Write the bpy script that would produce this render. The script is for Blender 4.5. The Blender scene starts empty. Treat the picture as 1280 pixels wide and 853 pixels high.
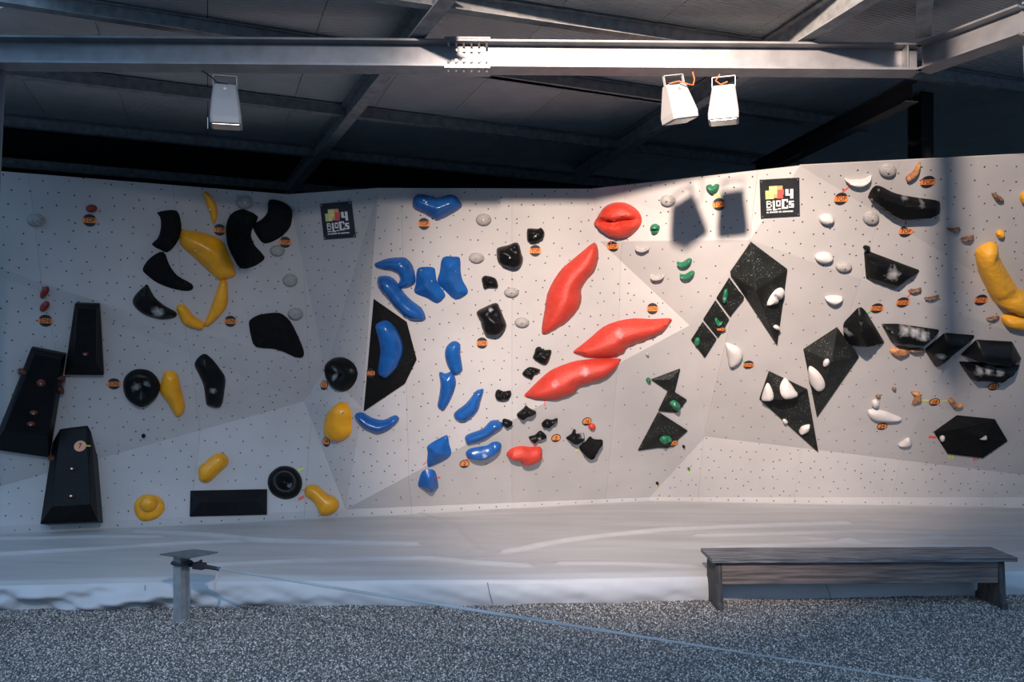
import bpy, bmesh, math, random
import numpy as np
from mathutils import Vector, Matrix, noise
from mathutils.geometry import delaunay_2d_cdt
from mathutils.bvhtree import BVHTree

random.seed(7)
SC = bpy.context.scene
COL = SC.collection
F, CX, HY, HC = 950.0, 640.0, 440.0, 2.27        # focal length in pixels, axis column, horizon row, eye height

# ------------------------------------------------------------------ camera, sky, lights, exposure
cam_d = bpy.data.cameras.new('camera'); cam = bpy.data.objects.new('camera', cam_d); COL.objects.link(cam)
cam.location = (0, 0, HC); cam.rotation_euler = (math.pi / 2, 0, 0)
cam_d.sensor_width = 36; cam_d.lens = F / 1280 * 36
cam_d.shift_y = (HY - 426.5) / 1280
cam_d.clip_end = 300
SC.camera = cam
SC.view_settings.view_transform = 'Standard'; SC.view_settings.look = 'None'
SC.view_settings.gamma = 1; SC.view_settings.exposure = 0.0
SC.view_settings.use_curve_mapping = False

W = bpy.data.worlds.new('dusk_sky'); SC.world = W; W.use_nodes = True
wn = W.node_tree.nodes; wl = W.node_tree.links
for n in list(wn): wn.remove(n)
wo = wn.new('ShaderNodeOutputWorld'); wb = wn.new('ShaderNodeBackground')
wtc = wn.new('ShaderNodeTexCoord'); wsx = wn.new('ShaderNodeSeparateXYZ'); wr = wn.new('ShaderNodeValToRGB')
wl.new(wtc.outputs['Generated'], wsx.inputs[0]); wl.new(wsx.outputs[2], wr.inputs[0])
wr.color_ramp.elements[0].position = 0.0; wr.color_ramp.elements[0].color = (0.11, 0.19, 0.31, 1)
wr.color_ramp.elements[1].position = 0.7; wr.color_ramp.elements[1].color = (0.55, 0.94, 1.50, 1)
wl.new(wr.outputs[0], wb.inputs[0]); wb.inputs[1].default_value = 0.98
wl.new(wb.outputs[0], wo.inputs[0])

LAMP = Vector((-0.25, 0.15, 5.8))
def spot(name, loc, aim, power, colour, cone, blend, size):
    d = bpy.data.lights.new(name, 'SPOT'); o = bpy.data.objects.new(name, d); COL.objects.link(o)
    d.energy = power; d.color = colour; d.spot_size = math.radians(cone); d.spot_blend = blend; d.shadow_soft_size = size
    o.location = loc; o.rotation_euler = (Vector(aim) - Vector(loc)).to_track_quat('-Z', 'Y').to_euler()
    return o
def aim_at(az, el):
    a, e = math.radians(az), math.radians(el)
    return LAMP + Vector((math.sin(a)*math.cos(e), math.cos(a)*math.cos(e), math.sin(e)))*9
spot('floodlight_beam', LAMP, aim_at(10.5, -23.5), 5600, (1.0, 0.80, 0.68), 44, 0.95, 0.12)
spot('floodlight_beam', LAMP + Vector((.03, 0, 0)), aim_at(26, -13.5), 4200, (1.0, 0.80, 0.68), 37, 0.9, 0.12)

spot('floodlight_spill', LAMP + Vector((-.03, 0, 0)), aim_at(-11, -31), 720, (1.0, 0.93, 0.92), 56, 1.0, 0.12)

# ------------------------------------------------------------------ small helpers
def V(px, py, d):
    return Vector(((px - CX) / F * d, d, HC - (py - HY) / F * d))
def PZ(px, py, z):
    d = (HC - z) * F / (py - HY)
    return V(px, py, d)
def ray(px, py):
    return Vector(((px - CX) / F, 1.0, -(py - HY) / F)).normalized()
CAMP = Vector((0, 0, HC))
def on_plane(px, py, p, n):
    r = ray(px, py)
    return CAMP + r * ((p - CAMP).dot(n) / r.dot(n))
def plane3(a, b, c):
    n = (b - a).cross(c - a).normalized()
    if n.y > 0: n = -n
    return a, n

def link(o, parent=None):
    COL.objects.link(o)
    if parent is not None: o.parent = parent
    return o
def tag(o, label=None, cat=None, group=None, kind=None):
    if label: o['label'] = label
    if cat: o['category'] = cat
    if group: o['group'] = group
    if kind: o['kind'] = kind
    return o
def empty(name, loc=(0, 0, 0), rot=None):
    o = bpy.data.objects.new(name, None); COL.objects.link(o); o.location = loc
    o.empty_display_size = 0.1
    if rot is not None: o.rotation_euler = rot
    return o
def mobj(name, verts, faces, mat=None, parent=None, smooth=False, angle=None, bevel=0):
    me = bpy.data.meshes.new(name); me.from_pydata([tuple(v) for v in verts], [], faces); me.update()
    bm = bmesh.new(); bm.from_mesh(me); bmesh.ops.recalc_face_normals(bm, faces=bm.faces); bm.to_mesh(me); bm.free()
    if smooth:
        me.shade_smooth()
        if angle is not None: me.set_sharp_from_angle(angle=math.radians(angle))
    if mat: me.materials.append(mat)
    o = bpy.data.objects.new(name, me)
    link(o, parent)
    if bevel:
        b = o.modifiers.new('edge', 'BEVEL'); b.width = bevel; b.segments = 2; b.limit_method = 'ANGLE'
    return o
class MB:
    def __init__(s): s.v = []; s.f = []
    def add(s, vs, fs):
        k = len(s.v); s.v += [Vector(v) for v in vs]; s.f += [[i + k for i in f] for f in fs]; return s
    def box(s, lo, hi, M=None):
        (a, b, c), (d, e, f) = lo, hi
        vs = [Vector(p) for p in ((a,b,c),(d,b,c),(d,e,c),(a,e,c),(a,b,f),(d,b,f),(d,e,f),(a,e,f))]
        if M is not None: vs = [M @ v for v in vs]
        return s.add(vs, [(0,3,2,1),(4,5,6,7),(0,1,5,4),(1,2,6,5),(2,3,7,6),(3,0,4,7)])
    def prism(s, poly, z0, z1, M=None):
        n = len(poly)
        vs = [Vector((x, y, z0)) for x, y in poly] + [Vector((x, y, z1)) for x, y in poly]
        if M is not None: vs = [M @ v for v in vs]
        return s.add(vs, [list(range(n))[::-1], list(range(n, 2*n))] + [(i, (i+1) % n, n+(i+1) % n, n+i) for i in range(n)])
    def tube(s, pts, r, seg=6, M=None):
        pts = [Vector(p) for p in pts]; rings = []
        for i, p in enumerate(pts):
            t = (pts[min(i+1, len(pts)-1)] - pts[max(i-1, 0)]).normalized()
            u = t.cross(Vector((0.13, 0.2, 1))).normalized(); w = t.cross(u)
            rr = r[i] if isinstance(r, (list, tuple)) else r
            rings.append([p + (u*math.cos(a) + w*math.sin(a))*rr for a in [2*math.pi*k/seg for k in range(seg)]])
        vs = [v for ring in rings for v in ring]
        if M is not None: vs = [M @ v for v in vs]
        fs = [(i*seg+k, i*seg+(k+1) % seg, (i+1)*seg+(k+1) % seg, (i+1)*seg+k) for i in range(len(pts)-1) for k in range(seg)]
        fs += [list(range(seg)), list(range((len(pts)-1)*seg, len(pts)*seg))]
        return s.add(vs, fs)
    def build(s, name, mat=None, parent=None, **k): return mobj(name, s.v, s.f, mat, parent, **k)

# ------------------------------------------------------------------ materials
def mat(name, col, rough=0.6, metal=0.0, spec=0.5, noise_amt=0.0, noise_scale=8, bump=0.0, bump_scale=60, dark=None, emit=None, stretch=None,
        speck=0.0, speck_col=(0.6,0.62,0.6), speck_scale=90, chalk=False, obj_rand=0.0, wave=None, coat=0.0, detail=4):
    m = bpy.data.materials.new(name); m.use_nodes = True
    N = m.node_tree.nodes; L = m.node_tree.links
    b = N['Principled BSDF']
    b.inputs['Roughness'].default_value = rough; b.inputs['Metallic'].default_value = metal
    b.inputs['Specular IOR Level'].default_value = spec
    b.inputs['Coat Weight'].default_value = coat; b.inputs['Coat Roughness'].default_value = 0.12
    tc = N.new('ShaderNodeTexCoord'); src = tc.outputs['Object']
    if stretch:
        mp = N.new('ShaderNodeMapping'); mp.inputs['Scale'].default_value = stretch; L.new(src, mp.inputs[0]); src = mp.outputs[0]
    rgb = N.new('ShaderNodeRGB'); rgb.outputs[0].default_value = (*col, 1); out = rgb.outputs[0]
    if noise_amt > 0 or dark:
        nz = N.new('ShaderNodeTexNoise'); nz.inputs['Scale'].default_value = noise_scale; nz.inputs['Detail'].default_value = detail
        L.new(src, nz.inputs['Vector'])
        rp = N.new('ShaderNodeValToRGB'); d = dark or tuple(c * (1 - noise_amt) for c in col)
        rp.color_ramp.elements[0].position = 0.36; rp.color_ramp.elements[0].color = (*d, 1)
        rp.color_ramp.elements[1].position = 0.64; rp.color_ramp.elements[1].color = (*col, 1)
        L.new(nz.outputs[0], rp.inputs[0]); out = rp.outputs[0]
    if obj_rand:
        oi = N.new('ShaderNodeObjectInfo'); mr = N.new('ShaderNodeMapRange'); mr.inputs[3].default_value = 1 - obj_rand; mr.inputs[4].default_value = 1 + obj_rand
        L.new(oi.outputs['Random'], mr.inputs[0])
        mx = N.new('ShaderNodeVectorMath'); mx.operation = 'SCALE'; L.new(out, mx.inputs[0]); L.new(mr.outputs[0], mx.inputs['Scale']); out = mx.outputs[0]
    if speck:
        vo = N.new('ShaderNodeTexVoronoi'); vo.inputs['Scale'].default_value = speck_scale; L.new(tc.outputs['Object'], vo.inputs['Vector'])
        lt = N.new('ShaderNodeMath'); lt.operation = 'LESS_THAN'; lt.inputs[1].default_value = speck; L.new(vo.outputs['Distance'], lt.inputs[0])
        nz2 = N.new('ShaderNodeTexNoise'); nz2.inputs['Scale'].default_value = 7; L.new(tc.outputs['Object'], nz2.inputs['Vector'])
        g2 = N.new('ShaderNodeMapRange'); g2.inputs[1].default_value = .42; g2.inputs[2].default_value = .62; L.new(nz2.outputs[0], g2.inputs[0])
        mu = N.new('ShaderNodeMath'); mu.operation = 'MULTIPLY'; L.new(lt.outputs[0], mu.inputs[0]); L.new(g2.outputs[0], mu.inputs[1])
        mx = N.new('ShaderNodeMix'); mx.data_type = 'RGBA'; L.new(mu.outputs[0], mx.inputs[0]); L.new(out, mx.inputs[6]); mx.inputs[7].default_value = (*speck_col, 1); out = mx.outputs[2]
    if chalk:
        at = N.new('ShaderNodeAttribute'); at.attribute_name = 'chalk'
        nz3 = N.new('ShaderNodeTexNoise'); nz3.inputs['Scale'].default_value = 22; nz3.inputs['Detail'].default_value = 6; L.new(tc.outputs['Object'], nz3.inputs['Vector'])
        ad = N.new('ShaderNodeMath'); ad.operation = 'ADD'; L.new(at.outputs['Fac'], ad.inputs[0]); L.new(nz3.outputs[0], ad.inputs[1])
        g3 = N.new('ShaderNodeMapRange'); g3.inputs[1].default_value = .72; g3.inputs[2].default_value = 1.6; g3.inputs[4].default_value = .8; L.new(ad.outputs[0], g3.inputs[0])
        mx = N.new('ShaderNodeMix'); mx.data_type = 'RGBA'; L.new(g3.outputs[0], mx.inputs[0]); L.new(out, mx.inputs[6]); mx.inputs[7].default_value = (.55, .56, .57, 1); out = mx.outputs[2]
        rr = N.new('ShaderNodeMapRange'); rr.inputs[3].default_value = rough; rr.inputs[4].default_value = .9; L.new(g3.outputs[0], rr.inputs[0]); L.new(rr.outputs[0], b.inputs['Roughness'])
    L.new(out, b.inputs['Base Color'])
    if bump:
        nb = N.new('ShaderNodeTexNoise'); nb.inputs['Scale'].default_value = bump_scale; nb.inputs['Detail'].default_value = 5; L.new(src, nb.inputs['Vector'])
        bp = N.new('ShaderNodeBump'); bp.inputs['Strength'].default_value = bump; bp.inputs['Distance'].default_value = 0.01
        L.new(nb.outputs[0], bp.inputs['Height']); L.new(bp.outputs[0], b.inputs['Normal'])
    if wave:
        wv = N.new('ShaderNodeTexWave'); wv.inputs['Scale'].default_value = wave[0]; wv.inputs['Distortion'].default_value = wave[2]
        mp = N.new('ShaderNodeMapping'); mp.inputs['Rotation'].default_value = (0, 0, math.radians(wave[1])); L.new(tc.outputs['Object'], mp.inputs[0]); L.new(mp.outputs[0], wv.inputs['Vector'])
        bp = N.new('ShaderNodeBump'); bp.inputs['Strength'].default_value = wave[3]; bp.inputs['Distance'].default_value = 0.02
        L.new(wv.outputs[0], bp.inputs['Height']); L.new(bp.outputs[0], b.inputs['Normal'])
    if emit:
        b.inputs['Emission Color'].default_value = (*emit[0], 1); b.inputs['Emission Strength'].default_value = emit[1]
    return m
M = {}
M['ply'] = mat('painted_plywood', (.52, .50, .485), .75, noise_amt=.10, noise_scale=1.6, bump=.15, bump_scale=180, obj_rand=.025, detail=8)
M['hole'] = mat('bolt_hole_dark', (.02, .02, .02), .8)
M['glossblack'] = mat('gloss_black_resin', (.006, .0065, .007), .38, spec=.18, noise_amt=.3, bump=.12, bump_scale=30, speck=.06, speck_scale=70, chalk=True)
M['matblack'] = mat('matt_black_texture', (.007, .0075, .008), .85, spec=.15, noise_amt=.3, bump=.5, bump_scale=140, speck=.10, speck_scale=60, speck_col=(.20,.25,.22), chalk=True)
M['volgrey'] = mat('worn_black_volume', (.012, .0145, .0135), .6, spec=.3, noise_amt=.5, noise_scale=6, bump=.2, speck=.17, speck_scale=48, speck_col=(.30,.36,.33), chalk=True)
M['blue'] = mat('blue_resin', (.012, .105, .37), .24, noise_amt=.25, noise_scale=9, bump=.08, bump_scale=22, chalk=True)
M['yellow'] = mat('yellow_resin', (1.0, .43, .012), .30, noise_amt=.18, noise_scale=7, bump=.10, bump_scale=18, chalk=True)
M['orangeyellow'] = mat('orange_yellow_resin', (.86, .42, .03), .5, noise_amt=.2, noise_scale=10, bump=.5, bump_scale=22, stretch=(1, 3, 1))
M['red'] = mat('red_resin', (.60, .048, .028), .36, noise_amt=.14, noise_scale=10, bump=.6, bump_scale=60, stretch=(1, 2.5, 1), chalk=True)
M['green'] = mat('green_resin', (.02, .20, .10), .35, noise_amt=.4, bump=.2, chalk=True)
M['white'] = mat('white_resin', (.62, .585, .555), .55, noise_amt=.06, bump=.15)
M['shell'] = mat('grey_shell_resin', (.44, .42, .40), .7, noise_amt=.3, noise_scale=25, bump=.8, bump_scale=35, stretch=(1, 4, 1))
M['brown'] = mat('brown_swirl_resin', (.30, .16, .09), .5, dark=(.08, .04, .03), noise_scale=30, bump=.3)
M['orangebrown'] = mat('orange_swirl_resin', (.62, .30, .10), .5, dark=(.25, .10, .06), noise_scale=18, bump=.3)
M['darkred'] = mat('dark_red_resin', (.30, .035, .02), .5, noise_amt=.4, noise_scale=30)
M['chip'] = mat('orange_foot_chip', (.14, .028, .010), .6, noise_amt=.4, noise_scale=60)
M['bolt'] = mat('bright_bolt', (.75, .74, .70), .3, metal=.9)
M['tagblack'] = mat('tag_black', (.02, .018, .018), .6)
M['tagorange'] = mat('tag_orange', (.86, .27, .065), .65)
M['tagpale'] = mat('tag_pale_orange', (.80, .38, .22), .65)
M['tagink'] = mat('tag_ink', (.10, .02, .01), .7)
M['tape_red'] = mat('red_tape', (.85, .12, .10), .6)
M['tape_green'] = mat('green_tape', (.10, .55, .15), .6)
M['tape_lime'] = mat('lime_tape', (.60, .75, .12), .6)
M['steel'] = mat('galvanised_steel', (.35, .35, .36), .5, metal=.55, noise_amt=.2, noise_scale=7, bump=.05, detail=10)
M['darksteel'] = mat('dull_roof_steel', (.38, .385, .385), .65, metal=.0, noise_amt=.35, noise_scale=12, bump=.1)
M['roof'] = mat('roof_sheet', (.62, .62, .60), .6, noise_amt=.12, noise_scale=3, wave=(9.0, 0, 0, .6), obj_rand=.08)
M['postplate'] = mat('dull_post_steel', (.16, .17, .18), .5, metal=.3, noise_amt=.25, noise_scale=18, bump=.1)
M['poststeel'] = mat('post_steel', (.44, .45, .46), .45, metal=.3, noise_amt=.25, noise_scale=14)
M['shadowsteel'] = mat('shade_toned_steel', (.014, .014, .015), .8)  # near-black colour imitates shade on the stub and the corner rafter
M['dark'] = mat('unlit_dark', (.006, .006, .007), .95)  # near-black colour stands in for the unlit back and sides of the hall
M['mattop'] = mat('grey_mat_cover', (.47, .465, .46), .5, noise_amt=.16, noise_scale=2.2, bump=.35, bump_scale=9, stretch=(.35, 2.6, 1), detail=8)
M['matskirt'] = mat('pale_mat_skirt', (.56, .56, .57), .5, noise_amt=.08, noise_scale=3, bump=.12, bump_scale=14)
M['seam'] = mat('mat_seam', (.2, .2, .21), .8)
M['gravelbase'] = mat('gravel_ground', (.13, .135, .145), .95, dark=(.045, .045, .05), noise_scale=90, bump=1.0, bump_scale=120)
M['woodgrey'] = mat('weathered_wood', (.24, .235, .24), .7, dark=(.06, .063, .07), noise_scale=5, bump=.6, bump_scale=12, stretch=(.7, 14, 14), detail=10)
M['woodbrown'] = mat('weathered_brown_board', (.25, .19, .165), .75, dark=(.10, .08, .075), noise_scale=4, bump=.6, bump_scale=12, stretch=(.6, 10, 10), detail=10)
M['wooddark'] = mat('dark_wood_leg', (.10, .095, .09), .85, dark=(.04, .04, .04), noise_scale=5, bump=.5, stretch=(9, 9, 1.2))
M['plastic'] = mat('white_lamp_housing', (.34, .33, .325), .45, noise_amt=.03)
M['cable_orange'] = mat('orange_cable', (.55, .15, .05), .5)
M['cable_black'] = mat('black_cable', (.01, .01, .01), .6)
M['web'] = mat('pale_blue_webbing', (.38, .42, .44), .7, dark=(.25, .29, .31), noise_scale=1.1)
M['webdark'] = mat('dark_strap', (.035, .035, .04), .7)
M['webpink'] = mat('faded_pink_strap_end', (.62, .50, .50), .8)
M['signblack'] = mat('sign_black', (.028, .030, .034), .45, noise_amt=.3)
M['signwhite'] = mat('sign_white', (.85, .85, .84), .6)
for k, c in (('lg', (.62, .72, .22)), ('ly', (.88, .78, .30)), ('lo', (.90, .42, .18)), ('lr', (.80, .12, .10))): M[k] = mat('logo_' + k, c, .6)
M['plant'] = mat('dry_leaf', (.06, .07, .05), .9)

# ------------------------------------------------------------------ climbing wall: facets
P = {}
P['a0i'] = V(0, 214, 7.76); P['a1'] = V(360, 243, 8.90); P['a0'] = P['a0i'] + (P['a0i'] - P['a1']) * .45
P['a2'] = V(473, 235, 8.555); P['a3'] = V(740, 236, 8.60); P['a4'] = V(1000, 207, 7.53); a5i = V(1280, 193, 7.10)
P['a5'] = a5i + (a5i - P['a4']) * .45
P['b1'] = V(125, 378, 8.33); b0i = V(0, 335, 8.0)
pl1, nl1 = plane3(P['a0'], P['a1'], P['b1']); P['b0'] = on_plane(-130, 292, pl1, nl1); P['b2'] = on_plane(407, 462, pl1, nl1); P['b3'] = V(380, 502, P['b2'].y + .06)
m0i = V(0, 605, 8.33); P['m0'] = m0i + (m0i - P['b3']) * .4
c0i = V(0, 658, 8.42); P['c1'] = V(432, 637, 9.26); P['c0'] = c0i + (c0i - P['c1']) * .45
P['q'] = V(453, 511, 9.04)
pl0, nl0 = plane3(P['b3'], P['c1'], P['c0']); P['m0'] = on_plane(-120, 642, pl0, nl0)
pb, nb_ = plane3(P['a2'], P['a3'], P['c1'])
P['e1'] = on_plane(750, 302, pb, nb_); P['g'] = on_plane(862, 407, pb, nb_)
P['e2'] = V(937, 300, 8.0)
pf, nf = plane3(P['a4'], P['a5'], P['e2']); e3i = on_plane(1280, 421, pf, nf); P['e3'] = e3i + (e3i - P['e2']) * .5
P['k1'] = V(812, 622, 10.26)
pc_, nc_ = plane3(P['c1'], P['g'], P['k1']); P['h1'] = on_plane(882, 546, pc_, nc_)
k3i = V(1280, 622, 9.85); P['k3'] = k3i + (k3i - P['k1']) * .5
pe_, ne_ = plane3(P['h1'], P['k1'], k3i); h3i = on_plane(1280, 594, pe_, ne_); P['h3'] = h3i + (h3i - P['h1']) * .5
pg_, ng_ = plane3(P['e2'], P['h1'], h3i); e3i = on_plane(1280, 421, pg_, ng_); P['e3'] = e3i + (e3i - P['e2']) * .5
def foot(a): return Vector((a.x, a.y, 0.0))
for k in ('c0', 'c1', 'k1', 'k3'): P['f' + k] = foot(P[k])
FACETS = {
 'upper_left': [('a0','a1','b1'), ('a1','b2','b1'), ('a0','b1','b0')],
 'wedge': [('b1','b2','b3')],
 'lower_left': [('b0','b1','b3'), ('b0','b3','m0')],
 'low_left': [('m0','b3','c1'), ('m0','c1','c0')],
 'turn': [('a1','a2','b2'), ('a2','q','b2'), ('b2','q','b3'), ('b3','q','c1')],
 'centre': [('a2','a3','e1'), ('a2','e1','g'), ('a2','g','q'), ('q','g','c1')],
 'under': [('c1','g','h1'), ('c1','h1','k1')],
 'upper_mid': [('a3','a4','e2'), ('a3','e2','e1')],
 'upper_right': [('a4','a5','e3'), ('a4','e3','e2')],
 'overhang': [('e1','e2','g'), ('g','e2','h1'), ('e2','e3','h1'), ('e3','h3','h1')],
 'low_right': [('h1','h3','k3'), ('h1','k3','k1')],
 'kick': [('c0','c1','fc1'), ('c0','fc1','fc0'), ('c1','k1','fk1'), ('c1','fk1','fc1'), ('k1','k3','fk3'), ('k1','fk3','fk1')],
}
HOLE_STEP = dict(under=.26, overhang=.20, kick=.22, low_left=.165)
wall = empty('wall_back'); wall['kind'] = 'structure'
allv, allf = [], []
def clip(poly, axis, val, keep_less):
    out = []
    for i in range(len(poly)):
        a, b = poly[i], poly[(i+1) % len(poly)]
        ia = (a[axis] <= val) == keep_less; ib = (b[axis] <= val) == keep_less
        if ia: out.append(a)
        if ia != ib:
            t = (val - a[axis]) / (b[axis] - a[axis]); out.append(a.lerp(b, t))
    return out
def in_tri(p, a, b, c):
    def s(u, v, w): return (u[0]-w[0])*(v[1]-w[1]) - (v[0]-w[0])*(u[1]-w[1])
    d1, d2, d3 = s(p, a, b), s(p, b, c), s(p, c, a)
    return not ((d1 < 0 or d2 < 0 or d3 < 0) and (d1 > 0 or d2 > 0 or d3 > 0))
for fname, tris in FACETS.items():
    hv, hf = [], []
    T = []
    for t in tris:
        a, b, c = (P[k] for k in t); n = (b - a).cross(c - a).normalized()
        if n.y > 0: n = -n
        T.append(((a, b, c), n)); k = len(allv); allv += [a, b, c]; allf.append((k, k+1, k+2))
    xs = [v.x for t in T for v in t[0]]; zs = [v.z for t in T for v in t[0]]
    x0 = math.floor(min(xs) / 1.25) * 1.25
    while x0 < max(xs):
        z0 = 0.0
        while z0 < max(zs):
            z1 = 99
            mb = MB()
            for (a, b, c), n in T:
                poly = [a, b, c]
                for ax, val, less in ((0, x0 + .0008, False), (0, x0 + 1.2492, True), (2, z0 + .0015, False), (2, z1 - .0015, True)):
                    if len(poly) > 2: poly = clip(poly, ax, val, less)
                if len(poly) < 3: continue
                nn = len(poly)
                mb.add(poly + [p - n * .018 for p in poly], [list(range(nn)), list(range(nn, 2*nn))] + [(i, (i+1) % nn, nn+(i+1) % nn, nn+i) for i in range(nn)])
            if mb.v: mb.build('plywood_panel', M['ply'], wall)
            z0 = z1 if z0 == 0 else 99
        x0 += 1.25
    step = HOLE_STEP.get(fname, .14)
    for (a, b, c), n in T:
        ux = Vector((0, 0, 1)).cross(n).normalized()
        if ux.x < 0: ux = -ux
        uy = n.cross(ux)
        if uy.z < 0: uy = -uy
        q = [(p.dot(ux), p.dot(uy)) for p in (a, b, c)]
        base = a.dot(n)
        lo = (min(p[0] for p in q), min(p[1] for p in q)); hi = (max(p[0] for p in q), max(p[1] for p in q))
        j = math.floor(lo[1] / step)
        while j * step < hi[1]:
            i = math.floor(lo[0] / step)
            while i * step < hi[0]:
                rx = i*step + (j % 2)*step*.5 + random.uniform(-.045, .045); ry = j*step + random.uniform(-.045, .045)
                if fname == 'kick': ry = .285
                if in_tri((rx, ry), *q) and not (fname == 'kick' and j % 2):
                    o = ux*rx + uy*ry + n*(base + .0012)
                    r = random.choice((.007, .008, .009, .009)); k = len(hv)
                    hv += [o + (ux*math.cos(t) + uy*math.sin(t))*r for t in [math.pi/3*m_ for m_ in range(6)]]
                    hf.append(list(range(k, k+6)))
                i += 1
            j += 1
    if hv:
        o = mobj('bolt_holes', hv, hf, M['hole'], wall); o['kind'] = 'stuff'
WALL = BVHTree.FromPolygons(allv, allf)
VOLS = []          # BVH trees of the volumes others can stand on
def hit(px, py, on_vol=False):
    r = ray(px, py)
    best = None
    for tree in ([WALL] + (VOLS if on_vol else [])):
        loc, n, _, dist = tree.ray_cast(CAMP, r)
        if loc is not None and (best is None or dist < best[2]):
            best = (loc, -n if n.dot(r) > 0 else n, dist)
    if best is None:
        loc, n, _, _ = WALL.find_nearest(CAMP + r * 8)
        best = (loc, -n if n.dot(r) > 0 else n, 0)
    return best[0], best[1]
def frame(p, n):
    x = Vector((0, 0, 1)).cross(n).normalized()
    if x.x < 0: x = -x
    y = n.cross(x)
    if y.z < 0: y = -y
    z = x.cross(y)
    return Matrix(((x.x, y.x, z.x, p.x), (x.y, y.y, z.y, p.y), (x.z, y.z, z.z, p.z), (0, 0, 0, 1)))

# ------------------------------------------------------------------ climbing holds: outlines are walked on the wall's own planes
def zf(ox, oy, s=5.3333): return lambda pts: [(ox + u / s, oy + v / s) for u, v in pts]
Z1 = zf(0,213); Z2 = zf(160,220); Z3 = zf(0,360); Z4 = zf(200,360); Z5 = zf(0,510); Z6 = zf(220,520); Z7 = zf(380,220); Z8 = zf(560,220)
Z9 = zf(390,350); Z10 = zf(500,480); Z11 = zf(590,340); Z12 = zf(640,460); Z13 = zf(740,220); Z14 = zf(840,280); Z15 = zf(900,400)
Z16 = zf(940,195,7.53); Z17 = zf(1060,195,5.805); Z18 = zf(1060,320,5.805); Z19 = zf(1060,440,5.805); Z20 = zf(720,420); Z21 = zf(1180,200,3.554)
def ell(cx, cy, rx, ry, n=14, rot=0):
    c, s = math.cos(rot), math.sin(rot)
    return [(cx + rx*math.cos(t)*c - ry*math.sin(t)*s, cy + rx*math.cos(t)*s + ry*math.sin(t)*c) for t in [2*math.pi*i/n for i in range(n)]]
def smooth_loop(p, per):
    out = []; n = len(p)
    for i in range(n):
        a, b, c, d = (np.array(p[(i+k) % n]) for k in (-1, 0, 1, 2))
        for s in range(per):
            t = s / per
            out.append(tuple(.5*((2*b) + (-a+c)*t + (2*a-5*b+4*c-d)*t*t + (-a+3*b-3*c+d)*t**3)))
    return out
def round_poly(p, r, seg=3):
    out = []; n = len(p)
    for i in range(n):
        a, b, c = (Vector(p[(i+k) % n]) for k in (-1, 0, 1))
        u = (a-b); w = (c-b); rr = min(r, u.length*.4, w.length*.4)
        s, e = b + u.normalized()*rr, b + w.normalized()*rr
        for k in range(seg+1):
            t = k/seg; out.append(tuple(s*(1-t)**2 + b*2*t*(1-t) + e*t*t))
    return out
def seg_dist(pts, loop):
    A = np.array(loop); B = np.roll(A, -1, 0); D = B - A; Q = np.array(pts)
    w = Q[:, None, :] - A[None]; t = np.clip((w*D[None]).sum(2) / np.maximum((D*D).sum(1), 1e-12)[None], 0, 1)
    return np.sqrt((((w - t[..., None]*D[None])**2).sum(2)).min(1))
def inside(pts, loop):
    A = np.array(loop); B = np.roll(A, -1, 0); Q = np.array(pts)
    y = Q[:, 1][:, None]; x = Q[:, 0][:, None]
    c = ((A[:, 1] > y) != (B[:, 1] > y)) & (x < (B[:, 0]-A[:, 0])*(y-A[:, 1])/(B[:, 1]-A[:, 1]+1e-15) + A[:, 0])
    return c.sum(1) % 2 == 1
NH = {}
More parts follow.
